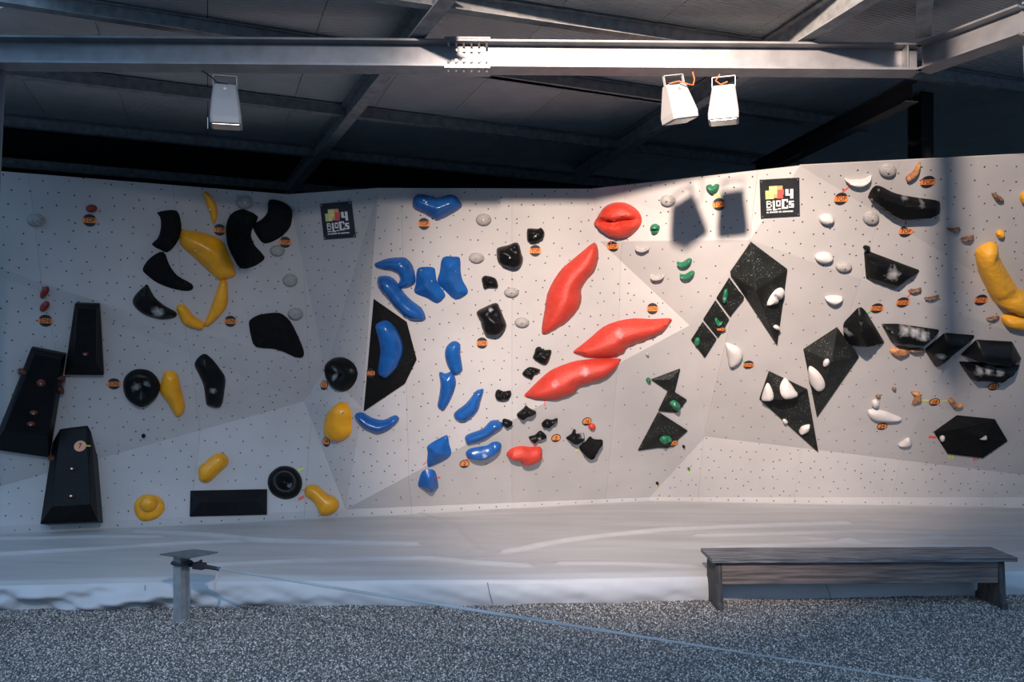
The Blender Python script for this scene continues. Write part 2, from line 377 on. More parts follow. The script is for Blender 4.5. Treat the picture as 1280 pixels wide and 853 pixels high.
def hold(kind, pts, H, m, label, mode='dome', group=None, soft=True, vol=False, chalk=(), groove=None, gd=.6, lip=.006, bevel=.35, rock=0.0,
         name='climbing_hold', bolts=(), cat='climbing hold', rnd=1.2, tilt=0.0, sink=.03, center=None):
    cx, cy = center or (sum(p[0] for p in pts)/len(pts), sum(p[1] for p in pts)/len(pts))
    p0, n0 = hit(cx, cy, vol)
    Mx = frame(p0, n0); Mi = Mx.inverted()
    def loc(px, py):
        q = Mi @ on_plane(px, py, p0, n0); return (q.x, q.y)
    loop = smooth_loop(pts, max(2, min(5, 36 // len(pts)))) if soft else round_poly(pts, rnd)
    lp = [loc(*p) for p in loop]
    if sum(a[0]*b[1]-b[0]*a[1] for a, b in zip(lp, lp[1:]+lp[:1])) < 0: lp = lp[::-1]
    xs = [p[0] for p in lp]; ys = [p[1] for p in lp]
    size = max(max(xs)-min(xs), max(ys)-min(ys)); small = min(max(xs)-min(xs), max(ys)-min(ys))
    g = max(size/22, small/12, .006)
    grid = [(x + (.5*g if j % 2 else 0), y) for j, y in enumerate(np.arange(min(ys), max(ys), g*.87)) for x in np.arange(min(xs), max(xs), g)]
    A = np.array(grid); A = A[inside(A, lp)]
    dd = seg_dist(A, lp) if len(A) else np.zeros(0)
    R = dd.max() if len(dd) else small/2
    if mode == 'plate':      # rings along the bevel line so that the chamfer is crisp
        A = A[(dd > .5*g) & (abs(dd - R*bevel) > .2*g)]
    else: A = A[dd > .45*g]
    co = [Vector(p) for p in lp] + [Vector(p) for p in A]
    nl = len(lp)
    r = delaunay_2d_cdt(co, [(i, (i+1) % nl) for i in range(nl)], [list(range(nl))], 1, 1e-6)
    v2, f2 = r[0], r[2]
    V2 = np.array([tuple(v) for v in v2])
    d = seg_dist(V2, lp); t = np.clip(d/R, 0, 1)
    if mode == 'dome': h = np.sqrt(np.clip(1-(1-t)**2, 0, 1))
    elif mode == 'plate': h = np.clip(t/bevel, 0, 1)
    elif mode == 'ridge': h = t
    elif mode == 'mid': h = .5*t + .5*np.sqrt(np.clip(1-(1-t)**2, 0, 1))
    elif mode == 'donut': h = np.where(t < .5, np.sqrt(np.clip(1-(1-t/.5)**2, 0, 1)), 1 - .75*((t-.5)/.5)**1.3)
    if tilt:
        yn = (V2[:, 1]-np.mean(ys))/max(1e-4, max(ys)-min(ys)); h = h*(1 - tilt*yn*1.4)
    if groove:
        gl = [loc(*p) for p in groove]; gd_ = np.full(len(V2), 9.0)
        for a, b in zip(gl, gl[1:]):
            a = np.array(a); b = np.array(b); w = V2-a; D = b-a; tt = np.clip((w*D).sum(1)/(D*D).sum(), 0, 1)
            gd_ = np.minimum(gd_, np.sqrt(((w-tt[:, None]*D)**2).sum(1)))
        h = h*(1 - gd*np.exp(-(gd_/(small*.075))**2))
    z = lip + h*H
    if rock:
        sd = random.uniform(0, 90)
        for i, v in enumerate(V2):
            if d[i] > 1e-5: z[i] += rock*min(1, t[i]*2)*noise.noise(Vector((v[0]/small*3.2+sd, v[1]/small*3.2, 1)))
    verts = [(V2[i][0], V2[i][1], z[i]) for i in range(len(V2))]
    faces = [tuple(f) for f in f2]
    # side wall down into the panel, following the outline vertices
    orig = {}
    for i, ol in enumerate(r[3]):
        for o_ in ol:
            if o_ < nl: orig[o_] = i
    loop_ids = [orig[i] for i in range(nl) if i in orig]
    k = len(verts)
    verts += [(V2[i][0], V2[i][1], -sink) for i in loop_ids]; n = len(loop_ids)
    faces += [(loop_ids[i], loop_ids[(i+1) % n], k+(i+1) % n, k+i) for i in range(n)] + [tuple(range(k, k+n))[::-1]]
    o = mobj(name, verts, faces, M[m], smooth=True, angle=38 if mode in ('plate', 'ridge') else 62)
    o.matrix_world = Mx
    if chalk:
        at = o.data.attributes.new('chalk', 'FLOAT', 'POINT')
        val = np.zeros(len(verts))
        cc = [(loc(x, y), rr/F*p0.y) for x, y, rr in chalk]
        for i, v in enumerate(verts):
            for (a, b), rr in cc:
                val[i] = max(val[i], .9*math.exp(-((v[0]-a)**2+(v[1]-b)**2)/(rr*rr)))
        at.data.foreach_set('value', val)
    tag(o, label, cat, group)
    for b in bolts:
        bx, by = loc(*b)
        i = int(np.argmin((V2[:, 0]-bx)**2+(V2[:, 1]-by)**2)); bz = z[i]
        q = MB().prism([(math.cos(a)*.011, math.sin(a)*.011) for a in [math.pi/3*j for j in range(6)]], -.004, .007)
        c = q.build('bolt', M['bolt'], o, smooth=False); c.location = (bx, by, bz)
    return o
def volume(pts, inner, m, label, group=None, lip=.02, edges=(), chalk=(), name='wall_volume', solid=True, center=None, off=0.0, sink=.10):
    """faceted plywood volume: outline corners in order, inner = (px, py, height)"""
    cx, cy = center or (sum(p[0] for p in pts)/len(pts), sum(p[1] for p in pts)/len(pts))
    p0, n0 = hit(cx, cy); p0 = p0 + n0*off; Mx = frame(p0, n0); Mi = Mx.inverted()
    def loc(px, py, h=0):
        q = Mi @ on_plane(px, py, p0 + n0*h, n0); return (q.x, q.y)
    lp = [loc(*p) for p in pts]
    if sum(a[0]*b[1]-b[0]*a[1] for a, b in zip(lp, lp[1:]+lp[:1])) < 0: lp = lp[::-1]
    ip = [loc(*p) for p in inner]; nl = len(lp)
    E = [(i, (i+1) % nl) for i in range(nl)] + [(nl+a, nl+b) for a, b in edges]
    r = delaunay_2d_cdt([Vector(p) for p in lp+ip], E, [list(range(nl))], 1, 1e-6)
    inv = {}
    for i, ol in enumerate(r[3]):
        for o_ in ol: inv[o_] = i
    z = [lip]*len(r[0])
    for j, p in enumerate(inner): z[inv[nl+j]] = p[2]
    verts = [(v[0], v[1], z[i]) for i, v in enumerate(r[0])]
    faces = [tuple(f) for f in r[2]]; ids = [inv[i] for i in range(nl)]; k = len(verts)
    verts += [(verts[i][0], verts[i][1], -sink) for i in ids]
    faces += [(ids[i], ids[(i+1) % nl], k+(i+1) % nl, k+i) for i in range(nl)] + [tuple(range(k, k+nl))[::-1]]
    VOLS.append(BVHTree.FromPolygons([Mx @ Vector(v) for v in verts], faces))
    o = mobj(name, verts, faces, M[m], bevel=.006); o.matrix_world = Mx
    if chalk:     # chalk needs a finer surface to sit on
        me = o.data; bm = bmesh.new(); bm.from_mesh(me); bmesh.ops.subdivide_edges(bm, edges=bm.edges, cuts=6, use_grid_fill=True); bm.to_mesh(me); bm.free()
        at = me.attributes.new('chalk', 'FLOAT', 'POINT'); cc = [(loc(x, y), rr/F*p0.y) for x, y, rr in chalk]
        at.data.foreach_set('value', [max([.9*math.exp(-((v.co.x-a)**2+(v.co.y-b)**2)/(rr*rr)) for (a, b), rr in cc]) for v in me.vertices])
    return tag(o, label, 'wall volume', group)

# --- big volumes first, so that holds can be screwed onto them
VG = 'black plywood volumes bolted to the wall'
volume(Z9([(412,127),(632,280),(698,530),(620,690),(345,875)]), [(480,405,.10),(484,468,.10)], 'matblack', 'tall black five sided volume carrying a long blue hold and an orange label', VG, edges=[(0,1)])
volume(Z14([(525,118),(768,300),(700,806),(388,330)]), [(945,363,.26)], 'volgrey', 'largest black kite shaped pyramid volume with a sharp ridge and a split white hold', VG)
volume(Z14([(381,356),(480,493),(389,616),(297,490)]), [(911.5,371,.02)], 'volgrey', 'black diamond volume with a long pale green hold, topmost of three in a slanting row', VG)
volume(Z14([(289,508),(382,636),(309,757),(209,632)]), [(895.7,398,.02)], 'volgrey', 'middle black diamond volume of three with an orange label on its lower edge', VG)
volume(Z14([(204,653),(298,766),(221,889),(128,770)]), [(880,424,.02)], 'volgrey', 'lowest black diamond volume of three with a small round green hold', VG)
volume(Z15([(555,195),(780,47),(925,240),(645,645)]), [(1039.5,452,.20)], 'volgrey', 'black kite volume carrying one big upright white oval and one tiny white hold', VG)
volume(Z15([(325,340),(582,462),(655,880),(262,525)]), [(978,500,.20)], 'volgrey', 'black kite volume carrying two white teardrops side by side and a white oval', VG)
volume(Z20([(500,290),(692,218),(655,372),(612,366)]), [(838,475,.07)], 'volgrey', 'grey black triangular volume at the top of the zigzag, pointing left at a green knob', VG)
volume(Z20([(612,366),(655,372),(737,424),(672,509),(548,497)]), [(842,505,.07)], 'volgrey', 'small dark volume in the middle of the zigzag with a green cluster', VG)
volume(Z20([(548,505),(742,630),(612,745),(540,742),(412,762)]), [(828,540,.10)], 'volgrey', 'large dark triangular volume at the foot of the zigzag with a green hold', VG)
volume(Z19([(790,460),(1065,488),(1155,640),(975,765),(720,735),(622,580)]), [(1200,536,.13),(1226,548,.13)], 'matblack', 'black hexagonal volume low on the right with coloured tapes along its edges', VG, edges=[(0,1)])
volume(Z6([(97,500),(608,490),(607,660),(92,673)]), [(250,628,.07),(320,626,.07)], 'glossblack', 'long low black rectangular volume just above the mat', VG, edges=[(0,1)])
volume([(93.8,379.3),(124.7,379.7),(129.8,468.7),(80.6,468.2)], [(98,385,.09),(120,386,.09),(120,455,.13),(92,455,.13)], 'glossblack', 'shortest and highest of three tall tapering black plate volumes', 'tapering black plate volumes', edges=[(0,1),(1,2),(2,3),(3,0)], off=.05)
volume([(39.4,434.6),(82.5,443),(62,571.5),(-10.6,561)], [(44,442,.09),(77,449,.09),(60,546,.15),(5,538,.15)], 'glossblack', 'leaning tall black plate volume cut off by the left edge of the view', 'tapering black plate volumes', edges=[(0,1),(1,2),(2,3),(3,0)], off=.05)
volume(Z5([(375,97),(605,92),(658,760),(272,777)]), [(75,536,.09),(108,535,.09),(113,631,.15),(65,634,.15)], 'glossblack', 'lowest tall black plate volume carrying the round label with a seven', 'tapering black plate volumes', edges=[(0,1),(1,2),(2,3),(3,0)], off=.17, sink=.30)

# --- black macro holds
B = 'large black holds on the wall'
hold('h', Z2([(195,245),(255,230),(325,232),(350,290),(356,360),(335,430),(300,480),(262,510),(220,495),(158,458),(195,420),(215,370),(220,310),(212,270)]), .07, 'matblack', 'upright curved black hold, top left of the ring around the yellow hold', 'plate', B)
hold('h', Z2([(98,620),(150,545),(235,505),(275,590),(330,665),(425,720),(428,758),(380,767),(290,750),(200,715),(130,665)]), .08, 'matblack', 'black curved hold tapering right below the top left upright one', 'plate', B)
hold('h', Z3([(885,100),(900,50),(970,-18),(990,-12),(1030,60),(1100,120),(1172,160),(1175,190),(1140,205),(1060,208),(980,185),(920,150)]), .09, 'glossblack', 'scuffed glossy black curved hold beside the lower small yellow hold', 'plate', B, chalk=[(198,389,7)])
hold('h', Z2([(655,330),(680,260),(740,225),(790,228),(868,272),(835,340),(820,400),(850,470),(912,540),(880,580),(820,610),(750,617),(710,560),(670,480),(655,400)]), .09, 'matblack', 'big black curved hold immediately right of the large yellow hold', 'plate', B)
hold('h', Z2([(940,162),(1010,165),(1075,200),(1095,250),(1085,330),(1040,390),(970,435),(905,450),(860,400),(832,330),(890,290),(930,240)]), .09, 'matblack', 'black curved hold near the top edge by the inner corner of the wall', 'plate', B)
hold('h', Z4([(592,240),(605,210),(660,180),(770,165),(820,178),(870,225),(910,300),(945,380),(960,430),(950,462),(900,462),(820,425),(740,405),(640,395),(610,340)]), .13, 'matblack', 'broad matt black hold with an arched underside alone on the left wall', 'dome', B)
hold('h', Z4([(230,515),(250,470),(295,437),(340,465),(400,540),(435,600),(430,680),(405,793),(320,785),(305,750),(290,650),(255,570)]), .12, 'glossblack', 'glossy black boomerang hold standing upright with a chalky inner face', 'mid', B, chalk=[(266,485,4)])
hold('h', Z3([(820,640),(840,585),(890,548),(950,542),(1010,560),(1055,610),(1068,660),(1050,720),(1000,775),(945,795),(890,775),(835,720)]), .10, 'glossblack', 'round black dished hold with chalk in it beside an upright yellow hold', 'donut', B, chalk=[(171,481,5),(184,477,4)])
hold('h', Z9([(105,590),(120,540),(160,517),(220,520),(275,555),(303,610),(295,670),(255,725),(205,745),(160,725),(120,665)]), .10, 'glossblack', 'egg shaped black dished hold with chalk, left of the tall black volume', 'donut', B, chalk=[(426,462,4.5),(424,471,4)])
hold('h', Z6([(610,450),(625,390),(680,343),(740,335),(795,355),(835,410),(840,470),(810,530),(750,557),(690,550),(635,515)]), .10, 'glossblack', 'round black dished hold at the end of the long low rectangular volume', 'donut', B, chalk=[(362,608,3)])
hold('h', Z17([(148,290),(165,250),(200,215),(250,225),(320,262),(400,285),(520,305),(600,315),(650,325),(668,345),(665,405),(640,430),(500,448),(370,450),(300,425),(220,365),(150,305)]), .10, 'glossblack', 'wide black crescent plate high on the right wall with silver end bolts', 'plate', B, chalk=[(1131,246,4),(1149,251,3.5)], bolts=[(1097,234),(1171,252),(1171,265),(1125,273),(1088,244)], bevel=.3)
hold('h', [(1079.8,314.7),(1085,313.8),(1148.7,337.5),(1148.6,340),(1118.6,361.3),(1082.4,348.4)], .10, 'glossblack', 'black angular plate with a white chalk patch below the wide crescent', 'plate', B, soft=False, rnd=2, chalk=[(1112,338,8)], bevel=.5)
hold('h', [(1072,385),(1077,384),(1083,390),(1106.5,429.5),(1068,433),(1057,428),(1053.5,415),(1054,404)], .22, 'glossblack', 'black rounded pyramid hold touching the top corner of a kite volume', 'ridge', B, soft=False, rnd=4, chalk=[(1056,412,5)])
hold('h', Z18([(240,493),(360,492),(660,535),(655,555),(545,650),(315,630)]), .12, 'glossblack', 'black wedge plate with a long chalked top edge right of the rounded pyramid', 'plate', B, soft=False, rnd=3, chalk=[(1130,408,7),(1142,410,7),(1152,414,6)], bevel=.6)
hold('h', Z18([(700,558),(915,575),(915,590),(655,805),(630,800),(553,680)]), .12, 'glossblack', 'black pointed plate tilted up to the right with a small chalk patch', 'plate', B, soft=False, rnd=3, chalk=[(1172,438,5)], bevel=.6)
hold('h', Z18([(930,607),(1190,622),(1258,745),(1240,760),(1130,785),(980,775),(815,718)]), .17, 'glossblack', 'clean black plate, upper one of the stacked pair at the far right', 'plate', B, soft=False, rnd=2, bevel=.7)
hold('h', Z19([(803,70),(900,72),(1245,95),(1240,110),(1125,212),(890,200),(820,100)]), .11, 'glossblack', 'chalky black plate, lower one of the stacked pair at the far right', 'plate', B, soft=False, rnd=2, chalk=[(1221,458,5),(1232,458,5),(1246,459,5)], bevel=.5)

# --- yellow holds
Y = 'yellow holds of the left wall'
hold('h', Z2([(505,110),(535,115),(570,160),(595,220),(590,290),(572,325),(560,300),(545,250),(520,190)]), .07, 'yellow', 'slim yellow hold highest on the left wall above an orange label', 'dome', Y, bolts=[(262,262)])
hold('h', Z2([(350,378),(365,363),(460,370),(560,395),(625,430),(660,490),(690,560),(712,620),(715,665),(680,685),(620,695),(595,688),(520,620),(430,535),(345,455)]), .17, 'yellow', 'largest yellow hold, a broad slanting wedge between black curved holds', 'mid', Y, bolts=[(244,313)])
hold('h', [(276,350),(283,351),(284.5,360),(284.5,380),(276,394),(262,407),(257,408),(255.5,404),(262,388),(270,366)], .08, 'yellow', 'long narrow yellow hold hanging from the tip of the largest yellow hold', 'dome', Y)
hold('h', Z4([(108,125),(150,107),(190,140),(230,190),(290,230),(298,255),(275,278),(215,268),(155,240),(125,185)]), .09, 'yellow', 'small yellow hold between the scuffed black hold and the narrow yellow one', 'dome', Y)
hold('h', Z3([(1100,560),(1150,553),(1185,580),(1200,640),(1232,770),(1225,830),(1190,858),(1165,850),(1120,770),(1068,700),(1070,640),(1085,590)]), .12, 'yellow', 'upright yellow hold touching the round black dished hold on its left', 'mid', Y)
hold('h', Z6([(150,345),(200,305),(260,255),(320,252),(350,290),(340,335),(290,380),(240,430),(200,450),(160,435),(150,400)]), .13, 'yellow', 'yellow bean shaped hold above the long low rectangular volume', 'dome', Y)
hel = hold('h', Z5([(893,665),(915,610),(960,582),(1020,580),(1075,605),(1098,655),(1085,700),(1040,740),(960,756),(915,730)]), .06, 'yellow', 'yellow knob with a wide brim, lowest hold on the left wall', 'dome', Y)
bm = bmesh.new(); bmesh.ops.create_uvsphere(bm, u_segments=20, v_segments=12, radius=.098); me = bpy.data.meshes.new('dome'); bm.to_mesh(me); bm.free(); me.shade_smooth(); me.materials.append(M['yellow'])
dm = bpy.data.objects.new('dome', me); link(dm, hel); dm.location = (.005, .035, .065)
hold('h', Z6([(862,480),(905,457),(950,468),(1000,515),(1065,545),(1088,590),(1070,635),(1020,662),(965,663),(940,620),(915,575),(870,545),(855,510)]), .13, 'yellow', 'yellow pear shaped hold with red tape, right of the round black hold', 'dome', Y)
hold('h', [(424,503.5),(430,503),(436,508),(439,516),(439,530),(439.5,540),(434,548),(425,552.5),(417,551),(411,545),(408.5,536),(410,522),(415,512)], .15, 'yellow', 'plump yellow hold standing on the inner corner above a round label', 'dome', Y, bolts=[(436,515)])
O2 = 'orange yellow holds at the far right'
hold('h', Z21([(137,410),(165,380),(205,363),(238,378),(245,430),(290,510),(330,570),(385,600),(385,665),(330,677),(290,665),(235,640),(200,610),(180,560),(150,490)]), .16, 'orangeyellow', 'big ribbed orange yellow banana shaped hold at the far right edge', 'dome', O2, groove=[(1240,372),(1262,362),(1275,358)], gd=.25)
hold('h', Z21([(253,700),(275,683),(320,680),(360,690),(400,715),(400,760),(340,750),(270,735)]), .12, 'orangeyellow', 'lower orange yellow hold directly under the banana shaped one', 'dome', O2)
hold('h', ell(1283, 247, 8.5, 8.5), .07, 'orangeyellow', 'round orange hold cut by the right edge of the view', 'dome', O2)
hold('h', Z17(ell(1103,562,33,26)), .05, 'orangeyellow', 'tiny knobbly orange hold above the banana shaped one', 'dome', O2, rock=.02)

# --- blue holds
U = 'blue holds of the centre wall'
hold('h', Z7([(722,190),(730,145),(770,120),(830,130),(890,145),(960,125),(1010,132),(1045,175),(1050,210),(990,250),(895,297),(860,285),(800,250),(735,220)]), .15, 'blue', 'blue heart like hold at the top edge, highest blue one', 'mid', U, bolts=[(531,251),(534,253)])
hold('h', Z7([(470,588),(500,570),(560,550),(640,542),(685,550),(725,600),(745,680),(735,725),(690,745),(640,750),(625,730),(640,690),(625,655),(585,635),(490,615)]), .11, 'blue', 'hooked blue hold curling over the long slanting blue one', 'mid', U, bolts=[(501,329)])
hold('h', [(472,348),(477,345),(487,345.5),(496,352),(505,366),(515,376),(527,385),(532,396),(530,401),(518,401.5),(508,398),(498,390),(485,375),(473,360)], .13, 'blue', 'long slanting blue hold just above the tall black volume', 'mid', U)
hold('h', Z7([(755,625),(800,607),(865,612),(878,650),(890,710),(940,785),(930,820),(885,850),(820,815),(738,778),(745,720)]), .12, 'blue', 'angular blue hold, left one of the side by side pair', 'ridge', U, bolts=[(527,338),(540,351)])
hold('h', Z7([(925,545),(1000,538),(1040,550),(1045,640),(1060,700),(1092,760),(1080,795),(1010,825),(940,765),(890,710),(905,640)]), .12, 'blue', 'angular blue hold, right one of the side by side pair', 'ridge', U, bolts=[(569,339)])
hold('h', Z9([(425,320),(450,285),(490,270),(530,290),(570,340),(600,410),(605,480),(580,560),(540,620),(490,658),(455,645),(440,610),(455,500),(450,420)]), .11, 'blue', 'long curved blue hold mounted on the tall black volume', 'mid', U, vol=True, sink=.06)
hold('h', Z9([(885,490),(900,440),(945,407),(988,430),(990,500),(1003,580),(1000,610),(960,637),(920,605),(895,550)]), .08, 'blue', 'upper one of two blue holds touching end to end', 'mid', U, bolts=[(567,433)])
hold('h', [(549,465.5),(557,467),(565,464.5),(569,472),(570,481),(566,494),(560,506),(554,514),(547,508.5),(549,495),(550.5,480)], .08, 'blue', 'lower one of two blue holds touching end to end', 'mid', U)
hold('h', Z10([(500,55),(520,40),(558,38),(540,110),(520,180),(470,235),(420,256),(375,245),(358,210),(375,180),(440,130)]), .10, 'blue', 'blue club shaped hold leaning right in the middle of the centre wall', 'mid', U)
hold('h', [(443,520),(452,515.5),(459,519),(468,523.5),(480,525),(492,519.5),(497.5,521),(498,527),(488,536),(474,542),(464,539.5),(452,533)], .11, 'blue', 'blue crescent hold below the tip of the tall black volume', 'mid', U)
hold('h', Z10([(435,350),(480,325),(550,300),(600,250),(640,242),(680,258),(688,285),(650,315),(570,365),(510,388),(450,403),(437,385)]), .09, 'blue', 'blue bar hold sloping up to a tiny black hold', 'mid', U)
hold('h', Z10([(437,465),(460,435),(520,420),(580,410),(620,387),(660,388),(677,410),(665,440),(620,475),(560,502),(500,505),(455,490)]), .11, 'blue', 'shiny chalked blue bar hold above a small round label', 'mid', U, chalk=[(604,564,3)])
hold('h', Z10([(188,410),(290,350),(318,347),(328,400),(335,478),(210,548),(182,540),(185,460)]), .12, 'blue', 'blocky four sided blue hold on the lower facet edge', 'ridge', U)
hold('h', Z10([(120,675),(145,590),(190,570),(235,585),(255,675),(245,700),(205,722),(150,695)]), .12, 'blue', 'lowest blue hold, a small blocky one near the mat', 'ridge', U)

# --- red holds
R_ = 'red holds of the centre wall'
hold('h', Z13([(12,320),(30,285),(75,215),(130,182),(200,175),(260,195),(310,235),(332,285),(325,330),(290,375),(240,410),(180,420),(120,405),(60,365)]), .17, 'red', 'red hold shaped like a pair of closed lips', 'dome', R_, groove=Z13([(20,305),(70,298),(110,300),(170,308),(230,290),(325,292)]), gd=.75)
hold('h', [(742.8,303),(747.5,312),(747.5,325),(742.8,340),(734.4,349),(726.5,362),(727,371),(724,385),(710,402),(696,411),(682,418.4),(677.2,416),(678,403),(681,387),(683.8,368),(693,349),(702.5,336),(717.5,323),(728.8,313.8)], .17, 'red', 'long red lip shaped hold standing nearly upright', 'mid', R_)
hold('h', [(716.6,439.4),(725,432.8),(740,420.6),(753,409.4),(770,402),(792.5,398),(815,399),(838,398),(838,404),(828,416),(808,426),(788,433),(782,437),(781,441),(770,446),(753,447.5),(735,447),(720,443)], .17, 'red', 'long red lip shaped hold, upper of the two slanting ones', 'mid', R_, chalk=[(772,415,5)])
hold('h', [(655,494.7),(661,488),(674,475),(687,464),(702,457),(721,451),(745,448.5),(774,448.3),(775,452),(768,464),(755,474),(736,480),(721,485.5),(720.6,490),(709,495.6),(696,500),(677.5,500.5),(660.6,497.8)], .17, 'red', 'long red lip shaped hold, lower of the two slanting ones', 'mid', R_, chalk=[(730,462,6),(693,477,4)])
hold('h', Z10([(710,475),(735,435),(800,415),(870,420),(930,418),(948,445),(935,490),(880,523),(810,528),(790,500),(760,498)]), .12, 'red', 'small red kidney shaped hold low on the centre wall', 'dome', R_)
hold('h', Z12(ell(532,390,24,20)), .04, 'red', 'tiny pinkish red knob beside a round start label', 'dome', R_)

# --- small black rocky holds
K = 'small black holds of the centre wall'
def rk(pts, H, label, m='glossblack', **k): hold('h', pts, H, m, label, 'dome', K, rock=H*.45, **k)
rk(Z8([(527,360),(545,350),(600,352),(620,345),(642,375),(635,420),(590,445),(550,450),(528,430)]), .09, 'black knobbly hold above the topmost label of the centre wall', bolts=[(669,295)])
rk(Z8([(325,490),(345,475),(400,462),(450,443),(475,460),(490,520),(500,550),(490,600),(445,622),(380,610),(340,585),(325,540)]), .15, 'largest square black rocky hold with a silver bolt in it', bolts=[(637,321)])
rk(Z8([(225,685),(250,665),(310,680),(330,710),(330,745),(280,745),(240,752),(230,720)]), .07, 'small black block hold right of the paired blue holds')
rk(Z11([(30,270),(85,235),(160,207),(185,240),(210,300),(230,360),(200,410),(150,430),(95,420),(65,370),(55,320)]), .17, 'big black boulder like hold above an orange zone label', chalk=[(614,386,3)])
rk(Z11([(425,510),(450,498),(480,520),(525,520),(528,545),(510,600),(480,618),(440,600),(405,575),(415,545)]), .08, 'four horned black hold left of the slanting red holds')
rk(Z11([(338,670),(370,640),(400,635),(450,650),(450,665),(415,690),(400,718),(370,705),(340,690)]), .06, 'flat black hold just below the four horned one')
rk(Z10([(635,60),(655,37),(690,50),(735,45),(742,75),(720,105),(670,113),(638,95)]), .07, 'black saddle shaped hold right of the blue club')
rk(Z10([(780,200),(820,165),(840,143),(860,160),(905,185),(900,205),(850,225),(820,243),(785,220)]), .08, 'black three cornered hold under the left tip of the lowest long red hold')
rk(Z10([(683,255),(700,240),(745,250),(745,268),(715,287),(688,275)]), .05, 'tiny black hold at the upper end of the blue bar')
rk(Z10([(945,262),(975,235),(1010,240),(1045,228),(1048,240),(1015,270),(985,290),(950,285)]), .06, 'black hold with a thin tail pointing right')
rk(Z10([(860,352),(900,340),(935,312),(972,340),(972,355),(920,370),(890,390),(865,370)]), .06, 'black hold with a bright streak above the red kidney hold', chalk=[(673,545,2.5)])
rk(Z12([(360,465),(395,440),(410,410),(425,415),(430,440),(475,432),(480,465),(440,495),(405,503),(375,480)]), .08, 'chalky black hold with a raised horn beside the star shaped one', chalk=[(727,542,3)])
rk(Z12([(447,530),(490,490),(520,457),(545,475),(600,480),(600,500),(570,540),(545,590),(510,600),(475,570)]), .11, 'black star shaped hold, lowest of the small black ones', 'matblack')
rk(Z17([(108,660),(125,648),(158,658),(150,678),(130,684),(115,676)]), .05, 'tiny black hold at the upper corner of the chalked angular plate')
rk(Z5(ell(957,186,14,13)), .03, 'lone tiny black knob on the lower left wall')

# --- pale screw-on shells
S = 'grey shell shaped holds'
for c, lab in ((Z1(ell(240,333,62,44)), 'grey shell hold high at the far left of the wall'), (Z2(ell(778,178,58,45)), 'grey shell hold at the top edge between black curved holds'),
    (Z2(ell(995,500,50,38)), 'grey shell hold under the label by the inner corner'), (Z2(ell(1080,697,50,44)), 'grey shell hold, upper of two beside the inner corner'),
    (Z4(ell(902,175,52,42)), 'grey shell hold touching the broad black hold'), (Z7(ell(1197,293,52,42)), 'grey shell hold right of the blue heart'),
    (Z7(ell(1150,548,52,36)), 'grey shell hold right of the angular blue pair'), (Z8(ell(423,778,50,33)), 'pale shell hold between the small black block and the upright red hold'),
    (Z11(ell(333,338,50,34)), 'pale shell hold right of the big black boulder'), (Z13(ell(507,165,50,40)), 'pale shell hold right of the red lips near the top'),
    (Z17(ell(287,103,65,47)), 'pale shell hold above the wide black crescent'), (Z17(ell(165,450,60,48)), 'pale shell hold below the left end of the wide crescent'),
    (Z14(ell(1143,285,55,33)), 'shell hold left of the chalked angular plate')):
    hold('h', c, .05, 'shell', lab, 'dome', S, name='climbing_hold', bolts=[(sum(p[0] for p in c)/14, sum(p[1] for p in c)/14)])
for c, lab in ((Z13([(290,470),(335,480),(386,475),(370,490),(340,500),(305,490)]), 'thin grey ledge hold under the red lips'),
    (Z13([(388,655),(430,668),(482,662),(470,680),(435,688),(405,680)]), 'thin grey ledge hold left of the lower green crescent'),
    (Z11([(1190,22),(1235,30),(1282,22),(1268,40),(1232,48),(1205,40)]), 'thin grey ledge hold above the right end of the red hold'),):
    hold('h', c, .06, 'shell', lab, 'dome', 'thin ledge holds')
hold('h', Z14([(1018,490),(1050,478),(1110,478),(1138,492),(1110,520),(1070,530),(1035,515)]), .07, 'white', 'cream ledge hold right of the largest kite volume', 'dome', 'cream and white holds')
W_ = 'cream and white holds'
hold('h', Z14(ell(1012,222,62,36)), .07, 'white', 'cream rounded hold on the facet edge right of the big pyramid tip', 'dome', W_)
hold('h', Z16(ell(700,592,72,48)), .07, 'white', 'cream rounded hold below the right printed panel', 'dome', W_, bolts=[(1034.5,276)])
hold('h', Z16([(870,205),(920,222),(990,222),(1050,215),(1120,180),(1120,205),(1080,250),(1010,275),(930,260),(885,230)]), .07, 'white', 'cream crescent hold left of the wide black crescent', 'dome', W_)
hold('h', Z14([(632,540),(650,490),(690,440),(725,425),(742,440),(730,480),(690,525),(650,538)]), .05, 'white', 'white leaf hold split by a groove on the largest kite volume', 'dome', W_, vol=True, groove=Z14([(665,460),(708,505)]), gd=.9)
hold('h', Z14(ell(693,688,18,15)), .04, 'white', 'tiny white hold near the lower tip of the largest kite volume', 'dome', W_, vol=True)
hold('h', Z15([(38,160),(75,162),(125,185),(152,225),(140,270),(100,300),(60,305),(48,240)]), .07, 'white', 'white half moon hold beside a small oval label', 'dome', W_)
hold('h', Z15([(590,330),(603,308),(650,340),(690,395),(700,445),(680,470),(640,455),(600,400)]), .06, 'white', 'large upright white oval hold on the right kite volume', 'dome', W_, vol=True)
hold('h', Z15(ell(710,283,21,22)), .04, 'white', 'small round white hold above the large white oval', 'dome', W_, vol=True)
hold('h', Z15([(318,420),(345,460),(357,510),(345,538),(300,538),(282,520),(295,460)]), .05, 'white', 'left white teardrop on the lower kite volume', 'dome', W_, vol=True)
hold('h', Z15([(432,388),(470,430),(515,500),(490,522),(440,528),(408,500),(400,440)]), .06, 'white', 'right white teardrop on the lower kite volume', 'dome', W_, vol=True)
hold('h', Z15([(527,740),(545,710),(590,697),(600,705),(590,735),(550,757),(532,755)]), .05, 'white', 'white oval near the lower point of the lower kite volume', 'dome', W_, vol=True)
